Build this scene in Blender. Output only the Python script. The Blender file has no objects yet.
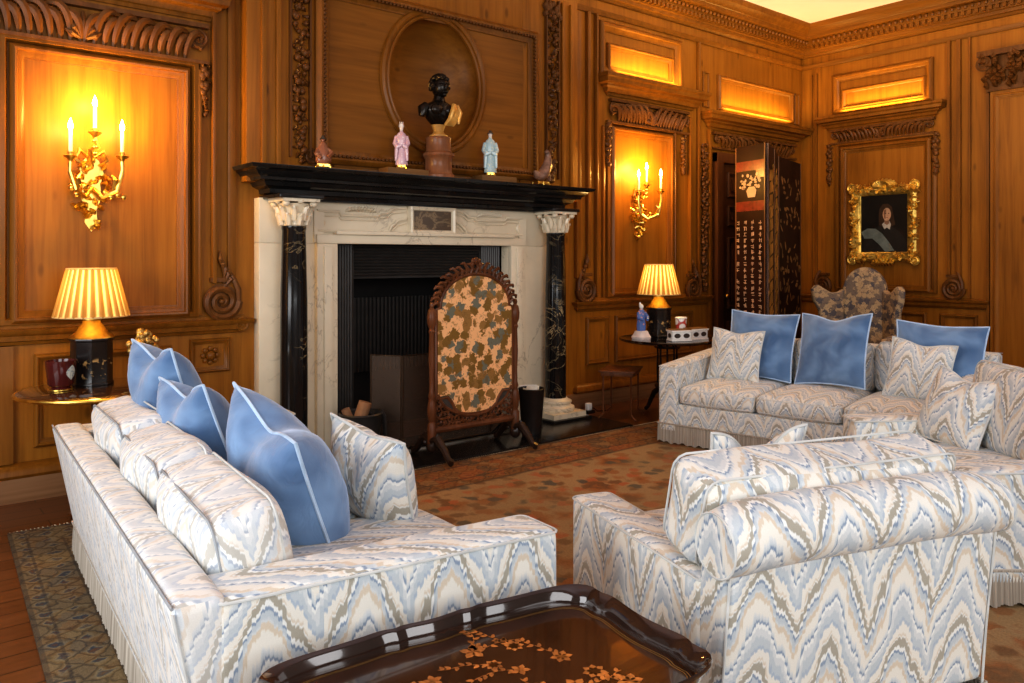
import bpy, bmesh, math, random
from mathutils import Vector, Matrix, Euler, noise as mnoise
R = random.Random(7)
PI = math.pi
S = bpy.context.scene
COL = S.collection
# ------------------------------------------------------------------ room constants (metres)
D, L, H = 5.70, 9.62, 1.50          # fireplace wall at y=D, side wall at x=L, eye height
FX = math.sin(math.radians(39.2)); FY = math.cos(math.radians(39.2))

# ------------------------------------------------------------------ mesh builder
class MB:
    def __init__(s):
        s.v = []; s.f = []; s.uv = []
    def add(s, vs, fs, M=None, uv=None):
        b = len(s.v)
        if M is not None: vs = [M @ Vector(p) for p in vs]
        s.v += [tuple(p) for p in vs]
        for i, f in enumerate(fs):
            s.f.append(tuple(b + k for k in f))
            s.uv.append(uv[i] if uv else None)
        return s
    def box(s, a, b, M=None):
        x0, y0, z0 = a; x1, y1, z1 = b
        vs = [(x0,y0,z0),(x1,y0,z0),(x1,y1,z0),(x0,y1,z0),(x0,y0,z1),(x1,y0,z1),(x1,y1,z1),(x0,y1,z1)]
        return s.add(vs, [(3,2,1,0),(4,5,6,7),(0,1,5,4),(1,2,6,5),(2,3,7,6),(3,0,4,7)], M)
    def lathe(s, prof, seg=24, M=None, sx=1, sy=1, lobes=0, la=0.0):
        vs = []; fs = []
        n = len(prof)
        for (r, z) in prof:
            for k in range(seg):
                a = 2*PI*k/seg
                q = r*(1 + la*math.cos(lobes*a)) if lobes else r
                vs.append((q*math.cos(a)*sx, q*math.sin(a)*sy, z))
        for i in range(n-1):
            for k in range(seg):
                k2 = (k+1) % seg
                fs.append((i*seg+k, i*seg+k2, (i+1)*seg+k2, (i+1)*seg+k))
        if prof[0][0] > 1e-6: fs.append(tuple(range(seg-1, -1, -1)))
        if prof[-1][0] > 1e-6: fs.append(tuple((n-1)*seg+k for k in range(seg)))
        return s.add(vs, fs, M)
    def tube(s, pts, r, seg=8, M=None, flat=1.0, up=None, closed=False):
        pts = [Vector(p) for p in pts]; n = len(pts)
        rr = r if isinstance(r, (list, tuple)) else [r]*n
        vs = []; fs = []
        prev = None
        for i, p in enumerate(pts):
            if closed: t = pts[(i+1) % n] - pts[i-1]
            else: t = pts[min(i+1, n-1)] - pts[max(i-1, 0)]
            if t.length < 1e-9: t = Vector((0,0,1))
            t.normalize()
            u0 = Vector(up) if up else (prev if prev is not None else (Vector((0,0,1)) if abs(t.z) < .9 else Vector((1,0,0))))
            a = u0 - t*u0.dot(t)
            if a.length < 1e-6: a = t.orthogonal()
            a.normalize(); b = t.cross(a)
            prev = a
            for k in range(seg):
                th = 2*PI*k/seg
                vs.append(p + (a*math.cos(th)*flat + b*math.sin(th))*rr[i])
        m = n if closed else n-1
        for i in range(m):
            j = (i+1) % n
            for k in range(seg):
                k2 = (k+1) % seg
                fs.append((i*seg+k, i*seg+k2, j*seg+k2, j*seg+k))
        if not closed:
            fs.append(tuple(range(seg-1, -1, -1))); fs.append(tuple((n-1)*seg+k for k in range(seg)))
        return s.add(vs, fs, M)
    def ball(s, c, r, seg=8, rings=6, M=None):
        r = (r, r, r) if not isinstance(r, (tuple, list)) else r
        vs = []; fs = []
        for i in range(1, rings):
            ph = PI*i/rings
            for k in range(seg):
                a = 2*PI*k/seg
                vs.append((c[0]+r[0]*math.sin(ph)*math.cos(a), c[1]+r[1]*math.sin(ph)*math.sin(a), c[2]+r[2]*math.cos(ph)))
        vs.append((c[0], c[1], c[2]+r[2])); vs.append((c[0], c[1], c[2]-r[2]))
        T = len(vs)-2
        for k in range(seg):
            k2 = (k+1) % seg
            fs.append((T, k, k2)); fs.append((T+1, (rings-2)*seg+k2, (rings-2)*seg+k))
            for i in range(rings-2):
                fs.append((i*seg+k, (i+1)*seg+k, (i+1)*seg+k2, i*seg+k2))
        return s.add(vs, fs, M)
    def prism(s, poly, z0, z1, M=None):
        n = len(poly)
        vs = [(p[0], p[1], z0) for p in poly] + [(p[0], p[1], z1) for p in poly]
        fs = [tuple(range(n-1, -1, -1)), tuple(range(n, 2*n))] + [(i, (i+1) % n, n+(i+1) % n, n+i) for i in range(n)]
        return s.add(vs, fs, M)
    def grid(s, fn, nu, nv, uvfn=None, M=None, flip=False):
        vs = [fn(i/nu, j/nv) for j in range(nv+1) for i in range(nu+1)]
        fs = []; uv = []
        for j in range(nv):
            for i in range(nu):
                q = [(i, j), (i+1, j), (i+1, j+1), (i, j+1)]
                if flip: q = q[::-1]
                fs.append(tuple(b*(nu+1)+a for a, b in q))
                if uvfn: uv.append([uvfn(a/nu, b/nv) for a, b in q])
        return s.add(vs, fs, M, uv if uvfn else None)
    def rbox(s, lo, hi, r=.04, n=8, crown=(0,0,0), fn=None, uvo=(0,0), M=None):
        """rounded (upholstered) box with crowned faces; fn deforms points; uv laid out per face in metres"""
        c = [(a+b)/2 for a, b in zip(lo, hi)]; h = [(b-a)/2 for a, b in zip(lo, hi)]
        ts = []
        for ax in range(3):
            k = [-1, -1+.3*r/h[ax], -1+.7*r/h[ax], -1+r/h[ax]]
            m = [(-1+r/h[ax]) + (2-2*r/h[ax])*i/n for i in range(1, n)]
            ts.append(k + m + [-q for q in k[::-1]])
        for ax in range(3):
            u, w = [(1,2),(0,2),(0,1)][ax]
            for sg in (-1, 1):
                U, W = ts[u], ts[w]
                vs = []; uvs = []
                for b in W:
                    for a in U:
                        p = [0,0,0]; p[ax] = sg*h[ax]; p[u] = a*h[u]; p[w] = b*h[w]
                        q = [max(-(h[k]-r), min(h[k]-r, p[k])) for k in range(3)]
                        d = Vector([p[k]-q[k] for k in range(3)])
                        if d.length > 1e-9: d = d.normalized()*r
                        o = [q[k]+d[k] for k in range(3)]
                        for k in range(3):
                            if crown[k]:
                                u2, w2 = [(1,2),(0,2),(0,1)][k]
                                g = max(0, 1-(o[u2]/h[u2])**2)*max(0, 1-(o[w2]/h[w2])**2)
                                o[k] += crown[k]*g**.6*(o[k]/h[k])
                        P = Vector([o[k]+c[k] for k in range(3)])
                        uvs.append({0: (P.y, P.z), 1: (P.x, P.z), 2: (P.x, P.y)}[ax])
                        if fn: P = Vector(fn(P))
                        vs.append(P)
                nu, nw = len(U), len(W)
                fs = []; uv = []
                fl = (sg > 0) ^ (ax == 1)
                for j in range(nw-1):
                    for i in range(nu-1):
                        q = [j*nu+i, j*nu+i+1, (j+1)*nu+i+1, (j+1)*nu+i]
                        if not fl: q = q[::-1]
                        fs.append(tuple(q)); uv.append([(uvs[k][0]+uvo[0], uvs[k][1]+uvo[1]) for k in q])
                s.add(vs, fs, M, uv)
        return s
    def build(s, name, mat, parent=None, M=None, smooth=40, bevel=0, label=None, weld=False, subdiv=0):
        me = bpy.data.meshes.new(name)
        me.from_pydata(s.v, [], s.f)
        uvl = me.uv_layers.new(name='UVMap')
        me.update()
        co = me.vertices
        for p, u in zip(me.polygons, s.uv):
            n = p.normal; ax = max(range(3), key=lambda k: abs(n[k]))
            for k, li in enumerate(p.loop_indices):
                if u: uvl.data[li].uv = u[k]
                else:
                    c = co[me.loops[li].vertex_index].co
                    uvl.data[li].uv = (c.y, c.z) if ax == 0 else ((c.x, c.z) if ax == 1 else (c.x, c.y))
        if bevel or weld:
            bm = bmesh.new(); bm.from_mesh(me)
            if weld: bmesh.ops.remove_doubles(bm, verts=bm.verts, dist=1e-5)
            if bevel:
                es = [e for e in bm.edges if len(e.link_faces) == 2 and e.calc_face_angle(0) > .5]
                bmesh.ops.bevel(bm, geom=es, offset=bevel, segments=2, profile=.6, affect='EDGES', clamp_overlap=True)
            bm.to_mesh(me); bm.free()
        me.materials.append(mat)
        if smooth:
            me.polygons.foreach_set('use_smooth', [True]*len(me.polygons))
            me.set_sharp_from_angle(angle=math.radians(smooth))
        me.update()
        o = bpy.data.objects.new(name, me); COL.objects.link(o)
        if parent: o.parent = parent
        if M is not None: o.matrix_local = M
        if label: o['label'] = label
        if subdiv:
            md = o.modifiers.new('sub', 'SUBSURF'); md.levels = subdiv; md.render_levels = subdiv
        return o

def tag(o, label, cat, group=None, kind=None):
    if kind: o['kind'] = kind
    if label: o['label'] = label
    if cat: o['category'] = cat
    if group: o['group'] = group
    return o
def thing(name, label, cat, loc=(0,0,0), rz=0, group=None, M=None):
    o = bpy.data.objects.new(name, None); COL.objects.link(o)
    o.empty_display_size = .05
    if M is not None: o.matrix_world = M
    else: o.location = loc; o.rotation_euler = (0,0,rz)
    return tag(o, label, cat, group)
def struct(o): o['kind'] = 'structure'; return o
def copy_tree(o, parent=None):
    c = o.copy(); COL.objects.link(c)
    if parent: c.parent = parent
    for ch in list(o.children): copy_tree(ch, c)
    return c
def T(x, y, z, rz=0, ry=0, rx=0, s=1):
    sc = s if isinstance(s, (tuple, list)) else (s, s, s)
    return Matrix.Translation((x,y,z)) @ Euler((rx,ry,rz)).to_matrix().to_4x4() @ Matrix.Diagonal((*sc, 1))
def axes(o, x, y, z):
    return Matrix(((x[0],y[0],z[0],o[0]),(x[1],y[1],z[1],o[1]),(x[2],y[2],z[2],o[2]),(0,0,0,1)))
WA = axes((0,D,0), (1,0,0), (0,0,1), (0,-1,0))       # fireplace wall frame: x=u, y=height, z=out of wall
WB = axes((L,D,0), (0,-1,0), (0,0,1), (-1,0,0))      # side wall frame: x = distance from the corner

# ------------------------------------------------------------------ materials
def mat(name):
    m = bpy.data.materials.new(name); m.use_nodes = True
    nt = m.node_tree; b = nt.nodes['Principled BSDF']
    return m, nt, b
def N(nt, t, **kw):
    n = nt.nodes.new(t)
    for k, v in kw.items():
        if k.startswith('i_'): n.inputs[k[2:].replace('_', ' ')].default_value = v
        else: setattr(n, k, v)
    return n
def ramp(nt, fac, stops, interp='LINEAR'):
    r = nt.nodes.new('ShaderNodeValToRGB'); e = r.color_ramp.elements; r.color_ramp.interpolation = interp
    while len(e) < len(stops): e.new(.5)
    for k, (p, c) in enumerate(stops):
        e[k].position = p; e[k].color = (*c, 1)
    nt.links.new(fac, r.inputs['Fac']); return r.outputs['Color']
def math_(nt, op, a, b=None, c=None):
    n = nt.nodes.new('ShaderNodeMath'); n.operation = op
    for i, q in enumerate((a, b, c)):
        if q is None: continue
        if isinstance(q, (int, float)): n.inputs[i].default_value = q
        else: nt.links.new(q, n.inputs[i])
    return n.outputs[0]
def mix(nt, f, a, b, mode='MIX'):
    n = nt.nodes.new('ShaderNodeMix'); n.data_type = 'RGBA'; n.blend_type = mode
    for k, q in (('Factor', f), ('A', a), ('B', b)):
        i = {'Factor': 0, 'A': 6, 'B': 7}[k]
        if isinstance(q, (int, float)): n.inputs[i].default_value = q
        elif isinstance(q, tuple): n.inputs[i].default_value = (*q, 1)
        else: nt.links.new(q, n.inputs[i])
    return n.outputs[2]
def noise(nt, vec, scale, detail=3, rough=.5, dist=0):
    n = nt.nodes.new('ShaderNodeTexNoise')
    n.inputs['Scale'].default_value = scale; n.inputs['Detail'].default_value = detail
    n.inputs['Roughness'].default_value = rough; n.inputs['Distortion'].default_value = dist
    if vec is not None: nt.links.new(vec, n.inputs['Vector'])
    return n.outputs['Fac']
def coord(nt, kind='Object', scale=(1,1,1)):
    tc = nt.nodes.new('ShaderNodeTexCoord'); mp = nt.nodes.new('ShaderNodeMapping')
    mp.inputs['Scale'].default_value = scale
    nt.links.new(tc.outputs[kind], mp.inputs['Vector']); return mp.outputs['Vector']
def bump(nt, b, h, strength=.3, dist=.01):
    n = nt.nodes.new('ShaderNodeBump'); n.inputs['Strength'].default_value = strength; n.inputs['Distance'].default_value = dist
    nt.links.new(h, n.inputs['Height']); nt.links.new(n.outputs['Normal'], b.inputs['Normal'])
def plain(name, c, rough=.5, metal=0, var=.15, vscale=12, coat=0, spec=.5, sheen=0, bmp=0):
    m, nt, b = mat(name)
    v = coord(nt)
    n = noise(nt, v, vscale, 4)
    c0 = tuple(max(0, x*(1-var)) for x in c); c1 = tuple(min(1, x*(1+var)) for x in c)
    nt.links.new(ramp(nt, n, [(.3, c0), (.7, c1)]), b.inputs['Base Color'])
    b.inputs['Roughness'].default_value = rough; b.inputs['Metallic'].default_value = metal
    b.inputs['Coat Weight'].default_value = coat; b.inputs['Specular IOR Level'].default_value = spec
    b.inputs['Sheen Weight'].default_value = sheen
    if bmp: bump(nt, b, n, bmp, .005)
    return m
def wood(name, dark, mid, light, axis=1, rough=.46, knots=True, coat=.04, sc=1.0):
    m, nt, b = mat(name)
    s = [9*sc, 9*sc, 9*sc]; s[axis] = .55*sc
    v = coord(nt, 'Object', tuple(s))
    n1 = noise(nt, v, 1.6, 5, .6, .6)
    s2 = [55*sc, 55*sc, 55*sc]; s2[axis] = 1.6*sc
    n2 = noise(nt, coord(nt, 'Object', tuple(s2)), 1, 2)
    f = math_(nt, 'ADD', math_(nt, 'MULTIPLY', n1, .75), math_(nt, 'MULTIPLY', n2, .28))
    c = ramp(nt, f, [(.32, dark), (.5, mid), (.72, light)])
    big = noise(nt, coord(nt, 'Object', (1,1,1)), 1.1, 2)
    c = mix(nt, .5, c, ramp(nt, big, [(.3, tuple(x*.65 for x in mid)), (.7, tuple(min(1, x*1.25) for x in mid))]), 'MIX')
    if knots:
        s3 = [5.2, 5.2, 5.2]; s3[axis] = 2.1
        vo = nt.nodes.new('ShaderNodeTexVoronoi'); vo.inputs['Scale'].default_value = 1
        nt.links.new(coord(nt, 'Object', tuple(s3)), vo.inputs['Vector'])
        k = ramp(nt, vo.outputs['Distance'], [(.05, (1,1,1)), (.13, (0,0,0))])
        c = mix(nt, math_(nt, 'MULTIPLY', k, .55), c, tuple(x*.35 for x in dark))
    nt.links.new(c, b.inputs['Base Color'])
    b.inputs['Roughness'].default_value = rough; b.inputs['Coat Weight'].default_value = coat; b.inputs['Coat Roughness'].default_value = .3; b.inputs['Specular IOR Level'].default_value = .2
    bump(nt, b, f, .12, .004)
    return m

def flame(name, wash=0.0, scale=1.0):
    """flame-stitch (bargello) fabric, in uv metres"""
    m, nt, b = mat(name)
    uv = coord(nt, 'UV', (1/scale, 1/scale, 1))
    sx = nt.nodes.new('ShaderNodeSeparateXYZ'); nt.links.new(uv, sx.inputs[0])
    X, Y = sx.outputs[0], sx.outputs[1]
    step = math_(nt, 'MULTIPLY', math_(nt, 'FLOOR', math_(nt, 'MULTIPLY', X, 90)), 1/90)
    Xs = math_(nt, 'ADD', math_(nt, 'MULTIPLY', step, .6), math_(nt, 'MULTIPLY', X, .4))
    lo = noise(nt, uv, 4.5, 2)
    Xj = math_(nt, 'ADD', Xs, math_(nt, 'MULTIPLY', math_(nt, 'SUBTRACT', lo, .5), .07))
    P = .27
    t1 = math_(nt, 'DIVIDE', math_(nt, 'PINGPONG', Xj, P/2), P/2)
    t2 = math_(nt, 'DIVIDE', math_(nt, 'PINGPONG', math_(nt, 'ADD', Xj, .05), P), P)
    t3 = math_(nt, 'DIVIDE', math_(nt, 'PINGPONG', Xj, P/8), P/8)
    amp = math_(nt, 'ADD', math_(nt, 'MULTIPLY', t1, .255), math_(nt, 'MULTIPLY', t2, .05))
    amp = math_(nt, 'ADD', amp, math_(nt, 'MULTIPLY', t3, .028))
    s1 = coord(nt, 'UV', (60/scale, 5/scale, 1))
    jag = math_(nt, 'MULTIPLY', math_(nt, 'SUBTRACT', noise(nt, s1, 1, 2), .5), .05)
    drift = math_(nt, 'MULTIPLY', noise(nt, uv, 2.2, 2), .14)
    w = math_(nt, 'ADD', math_(nt, 'SUBTRACT', Y, amp), math_(nt, 'ADD', jag, drift))
    f = math_(nt, 'FRACT', math_(nt, 'DIVIDE', w, .31))
    cream = (.80,.77,.69); tan = (.66,.56,.43); lb = (.50,.56,.60); blue = (.20,.28,.40); taupe = (.36,.33,.26); wh = (.82,.83,.80); pale = (.64,.67,.68); bl2 = (.38,.46,.56)
    st = [(0,cream),(.09,cream),(.11,tan),(.16,tan),(.18,pale),(.215,lb),(.26,lb),(.275,blue),(.295,blue),(.31,wh),(.345,wh),(.36,taupe),(.45,taupe),(.47,wh),(.49,tan),(.52,cream),(.60,cream),(.62,bl2),(.645,bl2),(.66,lb),(.74,lb),(.76,pale),(.82,pale),(.835,wh),(.865,wh),(.88,blue),(.895,blue),(.91,lb),(.945,pale),(.98,cream)]
    c = ramp(nt, f, st)
    fine = noise(nt, coord(nt, 'UV', (400, 400, 1)), 1, 1)
    soft = noise(nt, uv, 9, 3)
    c = mix(nt, math_(nt, 'MULTIPLY', soft, .25), c, (.70,.69,.66))
    c = mix(nt, .25, c, ramp(nt, fine, [(.3,(.55,.55,.55)),(.7,(1,1,1))]), 'MULTIPLY')
    if wash: c = mix(nt, wash, c, (.80,.80,.80))
    nt.links.new(c, b.inputs['Base Color'])
    b.inputs['Roughness'].default_value = .85; b.inputs['Sheen Weight'].default_value = .15
    b.inputs['Specular IOR Level'].default_value = .2
    wr = noise(nt, coord(nt, 'Object', (1,1,1)), 7, 2)
    bump(nt, b, math_(nt, 'ADD', math_(nt, 'MULTIPLY', fine, .15), wr), .25, .02)
    return m
def velvet(name, c, c2):
    m, nt, b = mat(name)
    v = coord(nt)
    n = noise(nt, v, 5, 2, .5, .5)
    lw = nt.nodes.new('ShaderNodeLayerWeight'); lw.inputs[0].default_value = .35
    base = ramp(nt, n, [(.38, c), (.64, c2)])  # noise patches paint highlights into the velvet
    base = mix(nt, math_(nt, 'MULTIPLY', lw.outputs['Facing'], .6), base, (.42,.55,.76))  # pale edge sheen put into the base colour
    nt.links.new(base, b.inputs['Base Color'])
    b.inputs['Roughness'].default_value = .75; b.inputs['Sheen Weight'].default_value = .6; b.inputs['Sheen Tint'].default_value = (.7,.8,1,1)
    b.inputs['Sheen Roughness'].default_value = .35; b.inputs['Specular IOR Level'].default_value = .15
    bump(nt, b, noise(nt, v, 9, 3, .5, 1.5), .35, .02)
    return m
def marble(name, base, vein, scale=3.0, width=.04, rough=.25, amount=.8):
    m, nt, b = mat(name)
    v = coord(nt)
    n = noise(nt, v, scale, 6, .6, 1.8)
    d = math_(nt, 'ABSOLUTE', math_(nt, 'SUBTRACT', n, .5))
    k = ramp(nt, d, [(0, (1,1,1)), (width, (0,0,0))])
    mm = noise(nt, v, 2.3, 2)
    k2 = math_(nt, 'MULTIPLY', math_(nt, 'MULTIPLY', k, amount), ramp(nt, mm, [(.45, (0,0,0)), (.6, (1,1,1))]))
    cl = mix(nt, noise(nt, v, 6, 3), base, tuple(x*.82 for x in base))
    nt.links.new(mix(nt, k2, cl, vein), b.inputs['Base Color'])
    b.inputs['Roughness'].default_value = rough
    return m
def emit(name, c, s):
    m, nt, b = mat(name)
    b.inputs['Base Color'].default_value = (*c, 1); b.inputs['Emission Color'].default_value = (*c, 1); b.inputs['Emission Strength'].default_value = s
    return m

PINE = wood('pine panel', (.12,.040,.004), (.30,.111,.011), (.45,.185,.022))
PINEH = wood('pine panel horizontal grain', (.11,.040,.005), (.225,.085,.010), (.33,.135,.018), axis=0)
MOULD = wood('pine moulding', (.085,.029,.004), (.21,.077,.009), (.34,.135,.018), knots=False, rough=.36, coat=.12)
CARVE = wood('carved oak', (.055,.020,.005), (.13,.050,.012), (.25,.11,.035), knots=False, rough=.42)
MAHOG = wood('dark door wood', (.045,.016,.006), (.10,.036,.012), (.16,.060,.02), knots=False, rough=.35)
WALNUT = wood('carved walnut', (.05,.018,.008), (.13,.046,.018), (.26,.10,.04), knots=False, rough=.35, axis=2)
BLOCKW = wood('block wood', (.12,.06,.02), (.20,.10,.035), (.28,.15,.06), knots=False, axis=0)
FL = flame('flame stitch fabric'); FLW = flame('flame stitch fabric daylight washed', .28); FLB = flame('flame stitch fabric fine', .05, .8)  # FLW has the daylight glare on the left sofa's back mixed into its colour
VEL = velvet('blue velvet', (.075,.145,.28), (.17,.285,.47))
PIPEB = plain('pale blue piping', (.46,.60,.78), .7)
PIPEC = plain('cream piping', (.58,.59,.57), .85)
PIPED = plain('grey piping', (.30,.32,.34), .8)
WMARB = marble('cream marble', (.80,.69,.51), (.36,.29,.20), 2.2, .018, .3, .7)
BMARB = marble('black marble', (.012,.011,.011), (.55,.42,.22), 3.4, .016, .12, .85)
SHELFM = plain('black marble shelf', (.016,.015,.014), .16, 0, .3, 5)
IRON = plain('cast iron', (.045,.040,.036), .38, .3)
SOOT = plain('sooty brick', (.012,.010,.009), .9)
GILT = plain('gilt bronze', (.90,.56,.13), .28, 1, .25, 30)
GILTW = plain('gilded wood', (.80,.50,.12), .36, .85, .35, 22)
BRONZE = plain('dark bronze', (.022,.017,.013), .25, .6, .4, 8)
BLACKL = plain('black lacquer', (.014,.009,.008), .12, 0, .3, 8, coat=.5)
CERW = plain('white porcelain', (.80,.78,.74), .2, 0, .08, 40)
CLOTHW = plain('white paper', (.75,.72,.66), .7)

# ------------------------------------------------------------------ generic shapes on walls (wall frame: x=u, y=v up, z=n out)
def frame(mb, u0, v0, u1, v1, prof):
    """mitred picture-frame moulding; prof = (inset, height) from the outside in"""
    vs = []; fs = []
    for d, h in prof:
        vs += [(u0+d, v0+d, h), (u1-d, v0+d, h), (u1-d, v1-d, h), (u0+d, v1-d, h)]
    for i in range(len(prof)-1):
        for k in range(4):
            k2 = (k+1) % 4
            fs.append((i*4+k, i*4+k2, (i+1)*4+k2, (i+1)*4+k))
    mb.add(vs, fs)
def P_mould(w, h, b=0):
    return [(0,b),(0,b+h*.55),(w*.12,b+h*.8),(w*.3,b+h),(w*.45,b+h*.95),(w*.52,b+h*.6),(w*.7,b+h*.5),(w*.85,b+h*.25),(w,b+h*.2),(w,b)]
def hood(mb, u0, u1, prof, n0=0):
    """cornice shelf on a wall, returns mitred at both ends; prof = (v, projection)"""
    vs = []; fs = []
    for v, n in prof:
        vs += [(u0-n, v, n0), (u0-n, v, n0+n), (u1+n, v, n0+n), (u1+n, v, n0)]
    for i in range(len(prof)-1):
        for k in range(3): fs.append((i*4+k, i*4+k+1, (i+1)*4+k+1, (i+1)*4+k))
    m = (len(prof)-1)*4
    fs.append((m, m+1, m+2, m+3)); fs.append((3,2,1,0))
    mb.add(vs, fs)
def hood_prof(v0, v1, n):
    h = v1-v0
    return [(v0,.02),(v0+.12*h,.03),(v0+.16*h,n*.30),(v0+.34*h,n*.38),(v0+.42*h,n*.55),(v0+.50*h,n*.58),(v0+.56*h,n*.86),(v0+.76*h,n*.9),(v0+.84*h,n),(v1,n),(v1,.01)]
def beads(mb, p0, p1, step, r, n):
    d = Vector((p1[0]-p0[0], p1[1]-p0[1])); k = max(2, int(d.length/step))
    for i in range(k):
        q = (i+.5)/k
        mb.ball((p0[0]+d.x*q, p0[1]+d.y*q, n), (r, r, r), 6, 4)
def volute(mb, cx, cy, r, n, turns=2.3, sgn=1, start=PI/2, w=None, tail=0):
    w = w or r*.17
    pts = []; rr = []
    K = 40
    for i in range(K+1):
        q = i/K
        a = start + sgn*turns*2*PI*q
        ra = r*(1-.86*q)
        pts.append((cx+ra*math.cos(a), cy+ra*math.sin(a), n)); rr.append(w*(1-.35*q))
    if tail:
        p0 = pts[0]
        pre = [(p0[0]+sgn*.0-sgn*tail*.1*(1-t), p0[1]+tail*(1-t)**1.2, n) for t in (0,.25,.5,.75)]
        pts = pre + pts; rr = [w*.4, w*.6, w*.8, w] + rr
    mb.tube(pts, rr, 6)
    mb.ball((cx, cy, n), (r*.18, r*.18, w), 8, 6)
    # backing disc
    mb.add([(cx+r*1.02*math.cos(2*PI*k/20), cy+r*1.02*math.sin(2*PI*k/20), n-w*.4) for k in range(20)], [tuple(range(20))])
def crescent(mb, c, r, a0, a1, w, n, seg=10):
    pts = []; rr = []
    for i in range(seg+1):
        q = i/seg; a = a0+(a1-a0)*q
        ra = r*(1-.15*q)
        pts.append((c[0]+ra*math.cos(a), c[1]+ra*math.sin(a), n+.25*w*math.sin(PI*q))); rr.append(w*(.25+.75*math.sin(PI*min(1, q*.85+.12))))
    mb.tube(pts, rr, 6)
def acanthus_frieze(mb, u0, u1, v0, v1, n, seed=1, cnt=7):
    """scrolling acanthus leaves running out from a shell in the middle"""
    r = random.Random(seed); um = (u0+u1)/2; h = v1-v0
    for sg in (-1, 1):
        hw = (u1-u0)/2
        nl = cnt*2
        for k in range(nl):
            q = (k+.2)/nl
            b0 = um+sg*q*hw*.86; hk = h*(.95-.22*q)*(1 if k % 2 else .78)
            pts = []; rr = []
            for i in range(9):
                t = i/8
                pts.append((b0+sg*hk*(.05*t+.62*t*t), v0+.10*h+hk*.84*math.sin(t*PI*.66), n+.008+.035*math.sin(PI*t)))
                rr.append(h*(.035+.062*math.sin(PI*min(1, t*.9+.08))))
            mb.tube(pts, rr, 6, flat=.8)
            if k % 2: mb.ball((b0+sg*hk*.50, v0+hk*.50, n+.02), (h*.055,h*.055,h*.05), 7, 5)
        volute(mb, um+sg*(u1-u0)*.455, v0+h*.60, h*.24, n+.012, 1.8, -sg, PI/2, h*.05)
    for k in range(7):
        a = PI*(.1+.8*k/6)
        mb.tube([(um, v0+h*.15, n+.01), (um+h*.25*math.cos(a), v0+h*.15+h*.35*math.sin(a), n+.035), (um+h*.4*math.cos(a), v0+h*.15+h*.65*math.sin(a), n+.015)], [h*.03, h*.08, h*.03], 6)
    mb.box((u0, v0, n-.02), (u1, v0+.022, n+.03)); mb.box((u0, v1-.03, n-.02), (u1, v1, n+.035))
def fruit_drop(mb, u, v0, v1, w, n, seed=3):
    r = random.Random(seed)
    k = int((v1-v0)/.045)
    for i in range(k):
        v = v0+(v1-v0)*(i+.5)/k
        taper = min(1, .45+(i/k)*1.2)
        for j in range(4):
            x = u+(r.random()-.5)*w*taper; y = v+(r.random()-.5)*.04
            if r.random() < .45:
                q = .016+.016*r.random(); mb.ball((x, y, n+.012+.01*r.random()), (q, q*1.1, q), 7, 5)
            else:
                a = r.random()*2*PI; l = .04+.025*r.random()
                mb.tube([(x-l*.5*math.cos(a), y-l*.5*math.sin(a), n), (x, y, n+.028), (x+l*.5*math.cos(a), y+l*.5*math.sin(a), n+.004)], [.006,.016,.004], 5)

# ------------------------------------------------------------------ THE SETTING
mb = MB()
mb.box((-4,-3.5,-.1), (L+.3, D+.9, 0)); 
def floor_mat():
    m, nt, b = mat('oak floorboards')
    v = coord(nt, 'Object', (1,1,1))
    br = nt.nodes.new('ShaderNodeTexBrick'); br.offset = .5
    nt.links.new(v, br.inputs['Vector'])
    br.inputs['Scale'].default_value = 1; br.inputs['Brick Width'].default_value = 1.6; br.inputs['Row Height'].default_value = .14; br.inputs['Mortar Size'].default_value = .004
    br.inputs['Color1'].default_value = (.13,.042,.013,1); br.inputs['Color2'].default_value = (.18,.062,.020,1); br.inputs['Mortar'].default_value = (.03,.012,.006,1)
    g = noise(nt, coord(nt, 'Object', (2,30,1)), 1.5, 4)
    nt.links.new(mix(nt, .5, br.outputs['Color'], ramp(nt, g, [(.3,(.5,.5,.5)),(.7,(1,1,1))]), 'MULTIPLY'), b.inputs['Base Color'])
    b.inputs['Roughness'].default_value = .28; b.inputs['Coat Weight'].default_value = .3
    return m
struct(mb.build('floor', floor_mat(), smooth=0))
CEIL = plain('cream ceiling', (.92,.80,.86), .8, 0, .03, 2)
mb = MB(); mb.box((-4,-3.5,4.50), (L+.3, D+.3, 4.6)); struct(mb.build('ceiling', CEIL, smooth=0))

# fireplace wall, with the fire opening and the oval niche left open
FO = (2.80, 4.52, 1.61)           # fire opening u0,u1,top
NU, NV, NA, NB = 3.71, 2.98, .475, .56   # niche centre and half axes (breast front plane)
mb = MB()
mb.box((-4,0,-.12), (FO[0],4.5,0)); mb.box((FO[1],0,-.12), (L+.12,4.5,0)); mb.box((FO[0],FO[2],-.12), (FO[1],2.2,0))
mb.box((FO[0],3.75,-.12), (FO[1],4.5,0)); mb.box((FO[0],2.2,-.12), (NU-.62,3.75,0)); mb.box((NU+.62,2.2,-.12), (FO[1],3.75,0))
wallA = struct(mb.build('wall_back', PINE, M=WA, smooth=0))
mb = MB(); mb.box((0,0,-.12), (9.4,4.5,0))
wallB = struct(mb.build('wall_right', PINE, M=WB, smooth=0))

BR0, BR1, BN = 2.10, 5.38, .12     # chimney breast above the mantel
mb = MB()
K = 48
def ell(k, a=NA, b=NB): return (NU+a*math.cos(2*PI*k/K), NV+b*math.sin(2*PI*k/K))
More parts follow.
